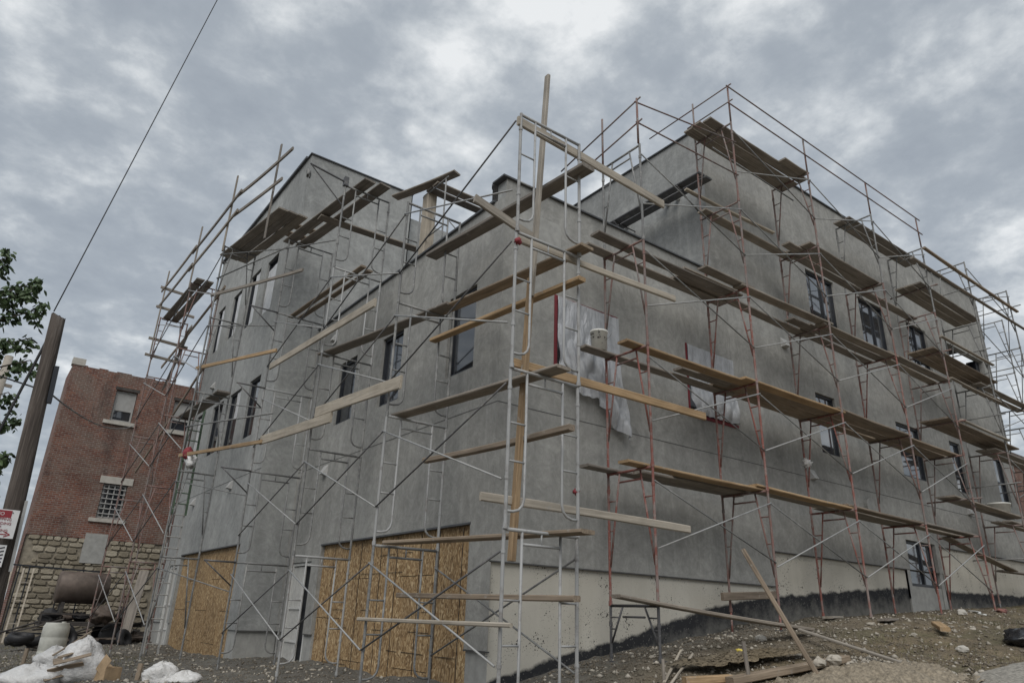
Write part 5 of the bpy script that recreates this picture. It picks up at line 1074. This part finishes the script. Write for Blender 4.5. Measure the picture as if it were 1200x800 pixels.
for k in range(14):
    x = -4.0+.25*k+g.uniform(-.2, .2); y = 18.2+g.uniform(-.5, 1.6); s = g.uniform(.12, .30)
    o = rag((x, y, gz(x, y)+s*.5+(0.75 if -3.9 < x < -1.3 and k % 2 else 0)), s, ['rust_dark', 'black_rubber', 'steel_dark', 'rust_tank'][k % 4], f'{SCR[k]} lump of dark scrap in the junk row by the stone wall', 'scrap', 60+k, g.uniform(.4, .9))
for k in range(5):
    x = -3.3+.75*k
    plank((x-.8, 17.4+g.uniform(-.3, .4), .42+.05*k % .2), (x+.9, 17.5+g.uniform(-.4, .3), .5+.04*k), .14, .04, f'{["leftmost", "second", "middle", "fourth", "rightmost"][k]} dark board on the ground before the junk trailer', 'pole_wood', cat='board', name='old_board')
plank((-1.75, 17.2, .35), (-1.35, 18.3, 2.6), .30, .04, 'grey board leaning steeply beside the junk trailer', 'plank_grey', cat='board', name='leaning_board')
hs = MB().path([(-4.75+.12*k, 17.6+.05*math.sin(k), .42+.03*math.sin(k*2)) for k in range(10)], .13, 12).build('drain_hose', 'black_rubber', None, True); tag(hs, 'fat black drain hose lying left of the white drum', 'hose')
# iron railings and wooden racks leaning at far left
fe = thing('iron_railing', 'black iron railing with slanting bars before the stone wall', 'railing', (0, 0, 0))
for z_ in (.55, 2.62): MB().bar((-5.6, 20.6, z_+.05), (-2.3, 20.6, z_-.05), .04, .05).build('rail', 'frame_dark', fe)
for k in range(6): x = -5.3+.28*k if k < 4 else -4.1+.62*(k-3); MB().bar((x-.02, 20.6, .5), (x, 20.6, 2.62), .05, .04).build('bar', 'frame_dark', fe)
for k, (x0, lab) in enumerate(((-5.35, 'left'), (-4.75, 'right'))):
    rk_ = thing('wooden_rack', f'{lab} one of two narrow ladder-like racks leaning by the iron railing', 'rack', (0, 0, 0))
    for dx in (0, .28): MB().bar((x0+dx, 19.2, .3), (x0+dx+.12, 20.4, 2.55), .045, .03, (0, 1, 0)).build('rail', 'plank_pale', rk_)
    for t in (.25, .55, .8): MB().bar((x0+.12*t, 19.2+1.2*t, .3+2.25*t), (x0+.28+.12*t, 19.2+1.2*t, .3+2.25*t), .03, .03).build('rung', 'plank_pale', rk_)
for k, (x, y, z_, lab) in enumerate(((-4.45, 17.0, .55, 'old tyre lying flat behind the black hose'), (-3.35, 16.8, .55, 'old tyre leaning right of the white drum'), (-1.75, 17.0, .5, 'small old tyre near the slatted door'))):
    t_ = thing('scrap_rubber_ring', lab, 'scrap', (x, y, z_)); t_.rotation_euler = (1.2 if k else .15, .2*k, .4*k)
    MB().lathe([(.18, -.09), (.30, -.10), (.34, -.05), (.34, .05), (.30, .10), (.18, .09), (.18, -.09)], 20).build('ring', 'black_rubber', t_, True)
for k in range(6):
    x = -4.9+.62*k
    plank((x-.5, 17.9+g.uniform(-.4, .5), .5+.12*(k % 3)), (x+.9, 18.4+g.uniform(-.6, .3), .95+.1*(k % 2)), .07, .05, ['black bar furthest left in the scrap row', 'second black bar in the scrap row', 'third black bar in the scrap row', 'fourth black bar in the scrap row', 'fifth black bar in the scrap row', 'black bar furthest right in the scrap row'][k], 'rust_dark', 0, 'bar', 'scrap_bar')
# bits on the right bank
tag(MB().path([(12.9-.11*k, -1.25-.08*k+.05*math.sin(k*2.2), gz(12.9-.11*k, -1.25-.08*k)+.03) for k in range(10)], .022, 6).build('white_strap', 'white_paint', None, True), 'white strap lying on the dirt before the fifth red frame', 'strap')
rag((13.4, -1.75, gz(13.4, -1.75)+.04), .11, 'cloth_dull', 'dull red rag on the ground at the fifth red frame foot', seed=70, elong=.5)
rag((3.05, -2.05, gz(3.05, -2.05)+.10), .05, 'yellow_scrap', 'tiny yellow scrap on the cement under the ramp', 'scrap', 71, .5)
dup = {k: v for k, v in SEEN.items() if v > 1}
if dup: print('DUPLICATE LABELS', dup)
